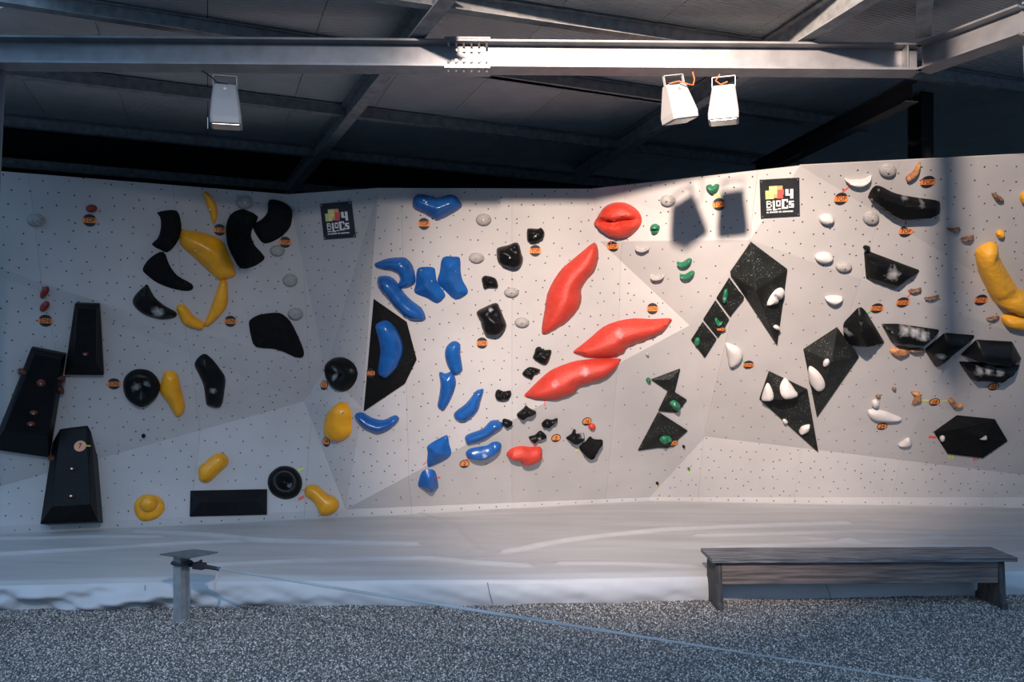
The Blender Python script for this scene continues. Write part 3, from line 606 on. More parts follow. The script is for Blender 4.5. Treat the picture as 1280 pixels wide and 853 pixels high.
hold('h', Z15([(418,665),(435,662),(452,680),(425,685)]), .03, 'white', 'tiny white chip on the lower left edge of the lower kite volume', 'dome', W_, vol=True)
hold('h', Z15(ell(1035,555,26,25)), .05, 'white', 'small round white hold above the white spearhead', 'dome', W_, bolts=[(1094,504)])
hold('h', Z15([(985,605),(1010,597),(1060,600),(1110,612),(1160,633),(1213,658),(1150,672),(1040,668),(990,640)]), .06, 'white', 'long white spearhead hold pointing right above a round label', 'dome', W_)
hold('h', Z15([(1185,832),(1215,808),(1240,790),(1262,787),(1278,815),(1260,835),(1220,840)]), .05, 'white', 'small white teardrop hold left of the black hexagonal volume', 'dome', W_)
hold('h', Z19(ell(685,624,20,17)), .04, 'white', 'round pinkish white chip on the left of the black hexagonal volume', 'dome', W_, vol=True)
hold('h', Z19([(958,635),(1000,605),(998,638)]), .03, 'shell', 'grey triangular chip on the right of the black hexagonal volume', 'dome', W_, vol=True, soft=False, rnd=.5)

# --- green
G = 'green holds'
hold('h', Z13([(763,65),(790,55),(806,66),(825,52),(848,60),(845,90),(825,108),(805,118),(775,95)]), .07, 'green', 'dark green heart shaped hold near the top edge', 'dome', G)
hold('h', Z13([(388,345),(400,325),(425,318),(452,335),(450,358),(440,380),(415,388),(398,375),(392,360)]), .07, 'green', 'round green hold split by a line beside the red lips', 'dome', G, groove=Z13([(385,360),(460,360)]), gd=.9)
hold('h', Z13([(567,570),(600,575),(640,550),(660,550),(666,570),(640,598),(600,603),(575,590)]), .06, 'green', 'upper one of two green crescent holds', 'dome', G)
hold('h', Z13([(586,652),(620,655),(660,632),(680,635),(683,655),(655,680),(620,685),(595,672)]), .06, 'green', 'lower one of two green crescent holds', 'dome', G)
hold('h', Z14([(340,470),(350,440),(365,437),(375,470),(365,515),(345,522),(335,500)]), .04, 'green', 'long pale green hold on the topmost diamond volume', 'dome', G, vol=True, chalk=[(906.5,371,2)])
hold('h', Z14([(285,632),(300,628),(318,650),(340,655),(320,678),(298,670)]), .04, 'green', 'small green hold on the middle diamond volume', 'dome', G, vol=True)
hold('h', Z14(ell(170,782,20,26)), .04, 'green', 'round green hold on the lowest diamond volume', 'dome', G, vol=True)
hold('h', Z12(ell(908,80,16,15)), .04, 'green', 'tiny green knob at the left point of the zigzag', 'dome', G)
hold('h', Z12([(1060,245),(1085,222),(1112,235),(1115,258),(1092,278),(1070,268)]), .05, 'green', 'green cluster hold on the middle zigzag volume', 'dome', G, vol=True, rock=.03)
hold('h', Z12([(985,482),(1010,455),(1050,455),(1062,475),(1030,492),(1000,498)]), .05, 'green', 'green winged hold on the largest zigzag volume', 'dome', G, vol=True, rock=.03)
for c, mt, lab in ((Z20(ell(473,121,11,10)), 'shell', 'tiny grey knob at the upper end of the long facet edge'), (Z12(ell(1143,523,9,8)), 'matblack', 'tiny dark knob right of the lowest zigzag volume'),
    (Z12(ell(1178,671,9,8)), 'green', 'tiny green knob with lime tape near the mat'), (Z12(ell(967,767,9,8)), 'matblack', 'tiny dark knob with lime tape lowest on the wall')):
    hold('h', c, .03, mt, lab, 'dome', 'tiny knobs')

# --- brown wooden looking chips
Wd = 'brown swirled holds of the right wall'
for c, mt, H, lab in ((Z17([(420,150),(470,110),(500,60),(525,45),(520,100),(490,150),(430,180)]), 'orangebrown', .05, 'orange brown hooked hold at the top edge beside a label'),
    (Z17([(1040,270),(1075,275),(1127,310),(1120,322),(1075,322)]), 'brown', .04, 'brown triangular chip high near the right edge'),
    (Z17([(712,520),(760,525),(808,515),(795,535),(758,550)]), 'brown', .05, 'brown ledge chip in the shadow band, upper of two'),
    (Z17([(815,595),(870,580),(912,575),(885,608),(840,610)]), 'brown', .05, 'brown ledge chip just right of the shadow band'),
    (Z18([(438,245),(480,240),(525,228),(525,245),(480,268),(445,262)]), 'brown', .04, 'brown chip tied by red tape to a zone label'),
    (Z18([(555,300),(600,296),(650,282),(652,293),(600,318),(560,312)]), 'brown', .04, 'brown chip on the facet edge right of the taped chip'),
    (Z18([(1000,455),(1060,435),(1095,437),(1045,470)]), 'brown', .04, 'brown chip left of the lower orange yellow hold'),
    (Z18([(300,688),(350,658),(410,660),(448,690),(400,720),(360,730)]), 'orangebrown', .06, 'orange leaf shaped hold under the chalked wedge plate'),
    (Z18([(405,655),(440,668),(490,665),(545,668),(540,688),(470,695)]), 'brown', .05, 'brown speckled hold beside the orange leaf shaped one'),
    (Z19([(455,290),(490,282),(515,290),(532,330),(525,350),(490,360),(462,382),(475,340),(480,310)]), 'orangebrown', .05, 'brown hook hold taped to a label from its left side'),
    (Z19([(720,335),(760,340),(785,370),(835,382),(800,396),(755,390)]), 'orangebrown', .05, 'brown claw hold taped to a label from its right side'),
    (Z15(ell(1160,457,15,10)), 'brown', .03, 'tiny dark brown chip right of the right kite volume'),
    (Z15(ell(1053,506,17,9)), 'brown', .03, 'flat brown chip above the small round white hold')):
    hold('h', c, H, mt, lab, 'dome', Wd)
hold('h', Z1(ell(610,255,38,27)), .05, 'darkred', 'dark red oval hold above the top label at the far left', 'dome', 'dark red holds')
hold('h', Z3(ell(298,28,24,44,14,.55)), .05, 'darkred', 'upper one of two tilted dark red holds at the far left', 'dome', 'dark red holds')
hold('h', Z3(ell(298,123,26,40,14,.75)), .05, 'darkred', 'lower one of two tilted dark red holds at the far left', 'dome', 'dark red holds')
fc = 'orange foot chips on the black plates'
for (x, y, rx, ry), lab in (((107,442.5,4.2,2.2), 'orange foot chip on the highest tall plate'), ((51.5,479,6,5), 'orange foot chip, upper on the leaning plate'), ((42.5,516,5.5,3.2), 'orange foot chip, middle on the leaning plate'),
    ((39,530,5.5,3.2), 'orange foot chip, lower on the leaning plate'), ((91,587,4,2.2), 'orange foot chip, upper on the lowest tall plate'), ((90,621,4.5,2.4), 'orange foot chip, lower on the lowest tall plate'),
    ((27.5,465,3.5,4.5), 'pinkish foot chip on the outer edge of the leaning plate'), ((77.5,474,3.5,4), 'red foot chip on the inner edge of the leaning plate'), ((74.5,488,2.4,4.5), 'small red foot chip just below the other edge chip'), ((65,573,3,4), 'orange chip in the gap between the two lower plates')):
    hold('h', ell(x, y, rx, ry, 10), .028, 'chip', lab, 'dome', fc, vol=True, bolts=[(x, y)] if y not in (488, 573) else ())

# ------------------------------------------------------------------ route labels: round tags with words and numbers, and tapes
def text_mesh(s, size, ext=.0006, squeeze=1.0):
    cu = bpy.data.curves.new('lettering', 'FONT'); cu.body = s; cu.size = size; cu.extrude = ext; cu.align_x = 'CENTER'; cu.align_y = 'CENTER'; cu.resolution_u = 2
    cu.offset = size*.018
    o = bpy.data.objects.new('lettering', cu); COL.objects.link(o)
    me = bpy.data.meshes.new_from_object(o.evaluated_get(bpy.context.evaluated_depsgraph_get())); bpy.data.objects.remove(o); bpy.data.curves.remove(cu)
    for v in me.vertices: v.co.x *= squeeze
    return me
TM = {}
def band(r, y0, y1, n=9):
    x0 = math.sqrt(max(0, r*r-y0*y0)); x1 = math.sqrt(max(0, r*r-y1*y1)); a0 = math.atan2(y0, x0); a1 = math.atan2(y1, x1)
    rt = [(r*math.cos(a0+(a1-a0)*i/n), r*math.sin(a0+(a1-a0)*i/n)) for i in range(n+1)]
    return rt + [(-x, y) for x, y in rt[::-1]]
circ = lambda r, n=28: [(r*math.cos(2*math.pi*i/n), r*math.sin(2*math.pi*i/n)) for i in range(n)]
def label_tag(px, py, word, label, style='band', vol=False, r=.066):
    p, n = hit(px, py, vol)
    o = MB().prism(circ(r), -.004, .006).build('route_label', M['tagpale' if style == 'pale' else 'tagblack'])
    o.matrix_world = frame(p, n)
    tag(o, label, 'label', {'TOP': 'top labels', 'ZONE': 'zone labels'}.get(word, 'start labels'))
    if style == 'band': MB().prism(band(r*1.04, -r*.42, r*.42), .006, .0085).build('orange_band', M['tagorange'], o)
    elif style == 'start': MB().prism(band(r*.86, -r*.45, r*.85), .006, .0085).build('orange_band', M['tagorange'], o)
    if word not in TM: TM[word] = text_mesh(word, r*(.95 if len(word) > 2 else 1.25), squeeze={'TOP': .82, 'ZONE': .62}.get(word, .8)); TM[word].materials.append(M['tagink'])
    t = bpy.data.objects.new('lettering', TM[word]); link(t, o); t.location = (0, (.1*r if style == 'start' else 0), .009)
for px, py, w, lab in ((112,275.5,'TOP','round TOP label below the dark red oval at the far left'), (274.4,287.5,'TOP','round TOP label under the slim yellow hold'), (356.5,303,'TOP','round TOP label beside the black curved hold at the inner corner'),
    (530,280,'TOP','round TOP label under the blue heart'), (669,313.5,'TOP','round TOP label under a small knobbly black hold'), (766,308,'TOP','round TOP label hanging under the red lips'),
    (898.8,255.5,'TOP','round TOP label below the green heart'), (1051,248.5,'TOP','round TOP label tied by red tape to the cream crescent'), (1159.5,227.3,'TOP','round TOP label near the orange brown hooked hold'),
    (1132,289,'TOP','round TOP label hanging under the wide black crescent'),
    (57,401,'ZONE','round ZONE label under the two tilted dark red holds'), (142.5,480,'ZONE','round ZONE label left of the round dished hold'), (288,401.8,'ZONE','round ZONE label right of the narrow yellow hold'),
    (602.5,429,'ZONE','round ZONE label under the black boulder hold'), (815.5,386,'ZONE','round ZONE label above the upper slanting red hold'), (1226,375,'ZONE','round ZONE label left of the orange yellow banana'),
    (1128.3,378,'ZONE','round ZONE label tied to a brown chip'), (1096,385.3,'ZONE','round ZONE label beside the rounded black pyramid')):
    label_tag(px, py, w, lab)
label_tag(463.5, 466.5, 'ZONE', 'orange ZONE label stuck on the tall black volume', vol=True, r=.058)
label_tag(901.5, 411.5, 'ZONE', 'orange label on the lower edge of the middle diamond volume', vol=True, r=.045)
label_tag(935.5, 456, 'ZONE', 'oval looking ZONE label tied to the white half moon', r=.062)
for px, py, w, lab in ((405.5,482,'13','round start label 13 left of the egg shaped dished hold'), (408,552.7,'14','round start label 14 under the plump yellow hold'), (580.6,580,'2','round start label under the lowest blue bar'),
    (733.5,527,'16','round start label beside the tiny pinkish knob'), (695,547.7,'5','round start label between small black holds'), (842,554.5,'3','round start label on the edge of the largest zigzag volume'),
    (1102.5,533,'24','round start label under the white spearhead'), (1241.8,483.2,'23','round start label under the stacked black pair'), (1168,502.6,'18','round start label taped between two brown holds')):
    label_tag(px, py, w, lab, 'start', r=.060, vol=(px == 842))
label_tag(100.3, 558, '7', 'pale orange round label reading seven on the lowest tall plate', 'pale', vol=True, r=.062)
def tape(x0, y0, x1, y1, w, m, lab, vol=False):
    p, n = hit((x0+x1)/2, (y0+y1)/2, vol); Mx = frame(p, n); Mi = Mx.inverted()
    a = Mi @ on_plane(x0, y0, p, n); b = Mi @ on_plane(x1, y1, p, n); a.z = b.z = 0
    d = (b-a).normalized(); s = Vector((-d.y, d.x, 0))*(w/2/F*p.y)
    o = MB().add([a-s, b-s, b+s, a+s] + [q+Vector((0,0,.003)) for q in (a-s, b-s, b+s, a+s)], [(0,3,2,1),(4,5,6,7),(0,1,5,4),(1,2,6,5),(2,3,7,6),(3,0,4,7)]).build('tape_strip', M[m])
    o.matrix_world = Mx; tag(o, lab, 'tape', 'coloured tape strips')
for a in ((681,500,681,507,1.4,'tape_red','short red tape under the lower slanting red hold'), (674,571,679,574,1.2,'tape_red','thin red tape at the right end of the red kidney hold'),
    (1084,392,1091,387,2,'tape_green','green tape from the rounded pyramid to its ZONE label'), (1134,372,1139,366,1.6,'tape_red','red tape from a ZONE label to a brown chip'),
    (1132,273,1132,281,2,'tape_red','red tape joining the wide crescent to its TOP label'), (1053,240,1062,233,2.2,'tape_red','red tape joining the cream crescent to its TOP label'),
    (892,243,901,246,2.5,'tape_lime','yellow tape under the green heart'), (1187,567,1187,574,1.6,'tape_lime','left lime tape under the hexagonal volume'), (1190.5,567,1190.5,574,1.6,'tape_lime','right lime tape under the hexagonal volume'),
    (1218,571,1218,576,1.8,'tape_red','left red tape under the hexagonal volume'), (1222,571,1222,575,1.8,'tape_red','right red tape under the hexagonal volume'), (1161,546,1170,547,4,'tape_red','red tape at the left corner of the hexagonal volume'),
    (1152,500.5,1161,501.5,1.6,'tape_lime','lime tape from the brown hook to the start label'), (1175,502,1184,501.5,1.6,'tape_lime','lime tape from the start label to the brown claw'),
    (123,635.5,131,635.5,1.4,'tape_green','upper green tape beside the foot of the lowest tall plate'), (123,639,130,640,1.4,'tape_green','lower green tape beside the foot of the lowest tall plate'),
    (372,589,379,585,3,'tape_lime','lime tape beside the lowest round dished hold'), (373,625,380,621,3.5,'tape_red','red tape at the left of the yellow pear'), (411,479,415,481,2,'tape_lime','lime tape between the start label and the egg shaped hold'),
    (719,565,724,560,1.4,'tape_lime','lime tape at the left of the black star'), (529,581,533,578,1.6,'tape_red','red tape left of the blocky blue hold'), (547,596,550,598,2.5,'tape_red','red tape right of the lowest blue hold'),
    (583,575,587,572,1.6,'tape_red','red tape from the start label to the blue bar'), (860.5,587,860.5,592,1.2,'tape_lime','lime tape under the tiny green knob near the mat'), (821,605,821,609,1.2,'tape_lime','lime tape under the lowest tiny dark knob'),
    (927,450,932,453,1.3,'tape_green','green tape from the half moon to its label'), (1253,374,1240,376,1.2,'tape_red','red tape beside the orange banana'), (763,297,764,304,1.2,'tape_red','thin tape between the red lips and the TOP label')):
    tape(*a)
tape(108, 557.5, 113, 557.7, 2, 'tape_lime', 'short pale tape beside the label reading seven', True)

# ------------------------------------------------------------------ printed sign panels
FONT = {'B': ['####.', '#...#', '####.', '#...#', '#...#', '####.'], 'L': ['##..', '##..', '##..', '##..', '##..', '##..', '####'], 'O': ['####', '#..#', '#..#', '####'],
        'C': ['#####', '##..#', '##...', '##...', '##..#', '#####'], 's': ['####', '##..', '####', '..##', '####'], '4': ['##.##', '##.##', '##.##', '#####', '...##', '...##']}
def sign(corners, label):
    c = [sum(p[i] for p in corners)/4 for i in (0, 1)]; p, n = hit(*c); Mx = frame(p, n); Mi = Mx.inverted()
    q = []
    for x, y in corners: v = Mi @ on_plane(x, y, p, n); q.append(Vector((v.x, v.y, 0)))
    def uv(u, v, z=.0):     # u right, v down, 0..1
        a = q[0].lerp(q[1], u); b = q[3].lerp(q[2], u); r = a.lerp(b, v); r.z = z; return r
    def quad(mb, u0, v0, u1, v1, z0=.012, z1=.0145):
        lo = [uv(u0, v1, z0), uv(u1, v1, z0), uv(u1, v0, z0), uv(u0, v0, z0)]; hi = [uv(u0, v1, z1), uv(u1, v1, z1), uv(u1, v0, z1), uv(u0, v0, z1)]
        mb.add(lo+hi, [(0,3,2,1),(4,5,6,7),(0,1,5,4),(1,2,6,5),(2,3,7,6),(3,0,4,7)])
    mb = MB(); quad(mb, 0, 0, 1, 1, -.006, .012); o = mb.build('sign_panel', M['signblack']); o.matrix_world = Mx
    tag(o, label, 'sign', 'printed sign panels')
    def glyph(mb, ch, u0, v0, u1, v1):
        rows = FONT[ch]; nr, nc = len(rows), len(rows[0])
        for r in range(nr):
            k = 0
            while k < nc:
                if rows[r][k] == '#':
                    e = k
                    while e < nc and rows[r][e] == '#': e += 1
                    quad(mb, u0+(u1-u0)*k/nc, v0+(v1-v0)*r/nr, u0+(u1-u0)*e/nc, v0+(v1-v0)*(r+1)/nr); k = e
                else: k += 1
    mb = MB()
    glyph(mb, '4', .64, .27, .84, .52)
    glyph(mb, 'B', .15, .55, .28, .74); quad(mb, .15, .77, .28, .80)
    glyph(mb, 'L', .31, .55, .42, .81); glyph(mb, 'O', .40, .55, .51, .71); quad(mb, .44, .76, .52, .79)
    glyph(mb, 'C', .54, .53, .70, .78); glyph(mb, 's', .72, .58, .85, .76)
    mb.build('lettering', M['signwhite'], o)
    mb = MB(); u = .15        # the illegibly small line below the name
    for w in (.02, .02, 0, .02, .018, .02, .016, .02, .02, .018, .02, 0, .02, .018, .016, 0, .02, .02, .018, .02, .02, .018, .02, .02, .018, .02):
        if w: quad(mb, u, .838, u+w, .875)
        u += (w or .012)+.008
    mb.build('small_print', M['signwhite'], o)
    for m, cells in (('lg', [(.13,.28,.24,.40),(.13,.40,.24,.50)]), ('ly', [(.23,.17,.34,.28),(.24,.28,.34,.50),(.34,.17,.43,.38)]), ('lo', [(.34,.38,.43,.48),(.43,.17,.57,.27)]), ('lr', [(.43,.27,.60,.40),(.43,.40,.58,.50)])):
        mb = MB()
        for a in cells: quad(mb, *a)
        mb.build('logo_block', M[m], o)
    for u, v in ((.04,.04),(.96,.04),(.96,.96),(.04,.96)):
        b = MB().prism(circ(.008, 8), .012, .017).build('screw', M['bolt'], o); b.location = uv(u, v, 0)
sign([(400.5,255),(439.5,251.5),(445,296.5),(405.5,299.5)], 'dark printed sign with blocky white 4 BLOCS lettering by the inner corner')
sign([(949.5,225),(998.8,222),(999.5,269.5),(951,272.3)], 'bright lit printed sign with blocky white 4 BLOCS lettering on the right wall')

# ------------------------------------------------------------------ floor, gravel
gx, gy = np.linspace(-60, 60, 61), np.linspace(-60, 14.5, 41)
def gz(x, y): return .018*noise.noise(Vector((x*.9, y*.9, 3))) + .010*noise.noise(Vector((x*2.7, y*2.7, 8)))
mobj('floor', [(x, y, -.03) for y in gy for x in gx], [(j*61+i, j*61+i+1, (j+1)*61+i+1, (j+1)*61+i) for j in range(40) for i in range(60)], M['gravelbase'])['kind'] = 'structure'
NX, NY = 240, 70
gxs, gys = np.linspace(-6, 6, NX), np.linspace(3.9, 7.5, NY)
bed = mobj('gravel', [(x, y, gz(x, y)) for y in gys for x in gxs], [(j*NX+i, j*NX+i+1, (j+1)*NX+i+1, (j+1)*NX+i) for j in range(NY-1) for i in range(NX-1)], M['gravelbase'], smooth=True)
bed['kind'] = 'stuff'; bed['label'] = 'loose grey crushed gravel covering the ground in front of the mat'; bed['category'] = 'gravel'
sm = bpy.data.materials.new('gravel_stone'); sm.use_nodes = True; N = sm.node_tree.nodes; L = sm.node_tree.links
oi = N.new('ShaderNodeObjectInfo'); rp = N.new('ShaderNodeValToRGB'); L.new(oi.outputs['Random'], rp.inputs[0]); L.new(rp.outputs[0], N['Principled BSDF'].inputs['Base Color'])
e = rp.color_ramp.elements; e[0].position = 0; e[0].color = (.06, .06, .06, 1); e[1].position = 1; e[1].color = (.90, .82, .74, 1)
for p_, c_ in ((.35, .15), (.62, .32), (.88, .55)): q_ = e.new(p_); q_.color = (c_*1.05, c_*.97, c_*.88, 1)
N['Principled BSDF'].inputs['Roughness'].default_value = .85
bm = bmesh.new(); bmesh.ops.create_icosphere(bm, subdivisions=1, radius=.5)
for v in bm.verts: v.co = Vector((v.co.x*random.uniform(.8, 1.3), v.co.y*random.uniform(.7, 1.1), v.co.z*random.uniform(.55, .9)))
stone = bpy.data.meshes.new('stone'); bm.to_mesh(stone); bm.free(); stone.materials.append(sm)
ng = bpy.data.node_groups.new('gravel_scatter', 'GeometryNodeTree')
ng.interface.new_socket('Geometry', in_out='INPUT', socket_type='NodeSocketGeometry'); ng.interface.new_socket('Geometry', in_out='OUTPUT', socket_type='NodeSocketGeometry')
gn = ng.nodes; gl = ng.links
gi = gn.new('NodeGroupInput'); go = gn.new('NodeGroupOutput'); dp = gn.new('GeometryNodeDistributePointsOnFaces'); ip = gn.new('GeometryNodeInstanceOnPoints')
ico = gn.new('GeometryNodeMeshIcoSphere'); ico.inputs['Radius'].default_value = .5; ico.inputs['Subdivisions'].default_value = 1
tr = gn.new('GeometryNodeTransform'); tr.inputs['Scale'].default_value = (1.25, .9, .7)
smn = gn.new('GeometryNodeSetMaterial'); smn.inputs['Material'].default_value = sm
rv = gn.new('FunctionNodeRandomValue'); rv.data_type = 'FLOAT_VECTOR'; rv.inputs[0].default_value = (0, 0, 0); rv.inputs[1].default_value = (6.28, 6.28, 6.28)
rs = gn.new('FunctionNodeRandomValue'); rs.data_type = 'FLOAT'; rs.inputs[2].default_value = .006; rs.inputs[3].default_value = .018
jn = gn.new('GeometryNodeJoinGeometry')
dp.inputs['Density'].default_value = 7500
gl.new(gi.outputs[0], dp.inputs['Mesh']); gl.new(dp.outputs['Points'], ip.inputs['Points']); gl.new(ico.outputs['Mesh'], tr.inputs['Geometry']); gl.new(tr.outputs[0], smn.inputs['Geometry']); gl.new(smn.outputs[0], ip.inputs['Instance'])
gl.new(rv.outputs[0], ip.inputs['Rotation']); gl.new(rs.outputs[1], ip.inputs['Scale']); gl.new(ip.outputs[0], jn.inputs[0]); gl.new(gi.outputs[0], jn.inputs[0]); gl.new(jn.outputs[0], go.inputs[0])
md = bed.modifiers.new('scatter', 'NODES'); md.node_group = ng

# ------------------------------------------------------------------ landing mat
TOPZ = .25
front = [PZ(-260, 729, TOPZ)] + [PZ(x, y, TOPZ) for x, y in ((0,727),(200,723),(400,721.5),(640,720),(880,716),(1280,709))] + [PZ(1560, 704, TOPZ)]
def yfront(x):
    for a, b in zip(front, front[1:]):
        if a.x <= x <= b.x: return a.y + (b.y-a.y)*(x-a.x)/(b.x-a.x)
    return front[0].y if x < front[0].x else front[-1].y
wb_ = [P['fc0'], P['fc1'], P['fk1'], P['fk3']]
def yback(x):
    for a, b in zip(wb_, wb_[1:]):
        if a.x <= x <= b.x: return a.y + (b.y-a.y)*(x-a.x)/(b.x-a.x)
    return wb_[0].y if x < wb_[0].x else wb_[-1].y
x0, x1 = P['fc0'].x + .02, P['fk3'].x - .02
NX, NY = 420, 110
xs = np.linspace(x0, x1, NX)
pts = np.zeros((NY, NX, 3))
for i, x in enumerate(xs):
    a, b = yfront(x), yback(x) - .012
    t = np.linspace(0, 1, NY); pts[:, i, 0] = x; pts[:, i, 1] = a + (b-a)*t
pts[:, :, 2] = TOPZ
for j in range(NY):
    for i in range(NX):
        x, y = pts[j, i, :2]
        pts[j, i, 2] += .010*noise.noise(Vector((x*.45, y*1.6, 0))) + .006*noise.noise(Vector((x*1.1+y*.5, y*3.4, 5)))
edge = np.clip(np.linspace(0, 1, NY)*3.3/.08, 0, 1)[:, None]; pts[:, :, 2] -= .035*(1-edge)**2
def ridge(px, h, w):
    g = [PZ(a, b, TOPZ) for a, b in px]
    X, Yy = pts[:, :, 0], pts[:, :, 1]; D = np.full(X.shape, 9.0); Tt = np.zeros(X.shape)
    for k, (a, b) in enumerate(zip(g, g[1:])):
        dx, dy = b.x-a.x, b.y-a.y; t = np.clip(((X-a.x)*dx+(Yy-a.y)*dy)/(dx*dx+dy*dy), 0, 1); d = np.hypot(X-a.x-dx*t, Yy-a.y-dy*t)
        D = np.minimum(D, d)
    pts[:, :, 2] += h*np.exp(-(D/w)**2)
for px, h in (([(0,694),(70,690),(140,686),(230,680),(300,677)], .022), ([(170,664),(250,668),(330,676),(420,679),(520,681)], .028), ([(0,674),(90,672),(200,671)], .02),
    ([(390,702),(460,699),(540,698),(600,704),(660,708)], .024), ([(250,708),(330,704),(400,700)], .02), ([(630,691),(700,678),(760,670),(830,663),(900,660),(1060,655)], .028),
    ([(870,670),(960,668),(1080,665),(1180,667),(1300,668)], .02), ([(700,705),(780,706),(870,709)], .018), ([(1000,672),(1100,681),(1200,683)], .018), ([(520,640),(560,655),(600,690)], .012), ([(900,684),(1050,678),(1180,672)], .018)):
    ridge(px, h*1.35, .036)
land = empty('landing_mat', (0, 8, 0)); tag(land, 'wide grey tarpaulin covered landing mat lying along the climbing wall', 'mat')
def rel(o, par): o.location = Vector(o.location) - par.location; return o
v = [tuple(p) for p in pts.reshape(-1, 3)]; f = [(j*NX+i, j*NX+i+1, (j+1)*NX+i+1, (j+1)*NX+i) for j in range(NY-1) for i in range(NX-1)]
rel(mobj('top_cover', v, f, M['mattop'], land, smooth=True), land)
NR = 16; sv = []; xs2 = np.linspace(x0, x1, 700)
for r in range(NR):
    t = r/(NR-1)
    for x in xs2:
        z = TOPZ - .035 - t*(TOPZ + .03); y = yfront(x)
        left = max(0, min(1, (-1.2 - x)/2.5))
        amp = .018 + .13*left
        yy = y - .012 - .05*math.sin(min(t*1.15, 1)*math.pi)*(.5+.5*left) - amp*min(1, t*2.2)*(.7*noise.noise(Vector((x*1.6+t*2.0, t*1.6, 2))) + .55*noise.noise(Vector((x*4.0-t*2.8, t*1.5, 9))) + .2*noise.noise(Vector((x*9.0+t*3, t*3, 4)))) - .02*t
        zt = pts[0, min(NX-1, int((x-x0)/(x1-x0)*(NX-1))), 2] if r == 0 else z
        sv.append((x, yy if r else y, zt))
n2 = len(xs2)
rel(mobj('front_skirt', sv, [(r*n2+i, (r+1)*n2+i, (r+1)*n2+i+1, r*n2+i+1) for r in range(NR-1) for i in range(n2-1)], M['matskirt'], land, smooth=True), land)
for px in (610, 196, 1030):
    a = PZ(px, 721, TOPZ-.04); b = PZ(px+9, 750, .02)
    mb = MB(); mb.tube([(a.x, yfront(a.x)-.035, .2), (a.x+.02, yfront(a.x)-.075, .12), (a.x+.05, yfront(a.x)-.085, .03)], .0035); rel(mb.build('seam', M['seam'], land), land)

# ------------------------------------------------------------------ bench
s0 = PZ(890, 700, .455); s1 = PZ(1272, 698.5, .455)
bdir = (s1 - s0); bdir.z = 0; BL = bdir.length; bang = math.atan2(bdir.y, bdir.x)
bench = empty('bench', (s0.x, s0.y, 0), (0, 0, bang)); tag(bench, 'long weathered grey wooden bench standing on the gravel', 'bench')
T_ = .036; zt = .462
def plank(lo, hi, name, m, seed=0):
    mb = MB().box(lo, hi); o = mb.build(name, M[m], bench, bevel=.004); return o
def wplank(y0_, y1_, name):
    n = 60; mb = MB(); vs = []; 
    for i in range(n+1):
        x = BL*i/n; w = .003*noise.noise(Vector((x*3, y0_*9, 1)))
        for (y, z) in ((y0_+w, zt-T_), (y1_, zt-T_), (y1_, zt+w), (y0_+w, zt+w)): vs.append((x, y, z))
    fs = [(i*4+k, i*4+(k+1) % 4, (i+1)*4+(k+1) % 4, (i+1)*4+k) for i in range(n) for k in range(4)] + [(0,1,2,3), (n*4+3, n*4+2, n*4+1, n*4)]
    mb.add(vs, fs); return mb.build(name, M['woodgrey'], bench)
wplank(0, .178, 'seat_plank'); wplank(.186, .37, 'seat_plank')
plank((.10, .045, zt-T_-.200), (BL-.14, .08, zt-T_-.001), 'stretcher_board', 'woodbrown')
for xc in (.045, BL-.14):
    mb = MB()
    prof = [(-.0, 0), (.40, 0), (.36, .0), (.36, .06), (.31, .06), (.30, zt-T_-.0), (.07, zt-T_-.0), (.02, .06), (-.0, .0)]
    poly = [(-.005, -.02), (.375, -.02), (.375, .055), (.345, .07), (.325, zt-T_-.001), (.045, zt-T_-.001), (.02, .07), (-.005, .055)]
    Mm = Matrix(((0,0,1,xc), (1,0,0,0), (0,1,0,0), (0,0,0,1)))
    mb.prism(poly, 0, .055, Mm)
    mb.build('leg', M['wooddark'], bench, bevel=.003)

# ------------------------------------------------------------------ slackline
PZT = .575
c4 = [PZ(199.5, 692.8, PZT), PZ(235, 697.6, PZT), PZ(272.5, 690.2, PZT), PZ(242, 686.6, PZT)]
pc = sum(c4, Vector())/4; pbase = PZ(227, 776, 0)
def anchor(loc, label, full=True):
    e_ = empty('slackline_post', loc); tag(e_, label, 'post')
    off = pbase.copy() if full else pbase
    mb = MB(); q = [c - pbase for c in c4]
    mb.add([Vector((p.x, p.y, PZT-.010)) for p in q] + [Vector((p.x, p.y, PZT)) for p in q], [(0,1,2,3),(7,6,5,4),(0,4,5,1),(1,5,6,2),(2,6,7,3),(3,7,4,0)])
    mb.build('top_plate', M['postplate'], e_)
    Rz = Matrix.Rotation(math.radians(-32), 4, 'Z')
    mb = MB()
    h = PZT-.011; s = .047; tk = .0055
    mb.box((-s, -s, -.08), (s, -s+tk*1.6, h), Rz); mb.box((-s, s-tk*1.6, -.08), (s, s, h), Rz); mb.box((-tk/2, -s+tk, -.08), (tk/2, s-tk, h), Rz)
    mb.build('steel_section', M['poststeel'], e_)
    mb = MB(); zz = PZT-.085
    mb.tube([Rz @ Vector((x, y, zz)) for x, y in ((-.05,-.054),(.05,-.054),(.056,0),(.05,.054),(-.05,.054),(-.056,0),(-.05,-.054))], .016, 6)
    mb.build('strap_loop', M['webdark'], e_)
    return e_
anchor(pbase, 'short galvanised steel post with a flat top plate holding the slackline')
end = V(1185, 853, 4.19); st = V(243, 706.5, pbase.y)
dirn = (end - st); far = st + dirn*1.55
anchor(Vector((far.x + .08, far.y - .03, 0)), 'second steel slackline post outside the view at the near end')
sl = empty('slackline', st); tag(sl, 'pale blue slackline webbing stretched low over the gravel from the steel post', 'slackline')
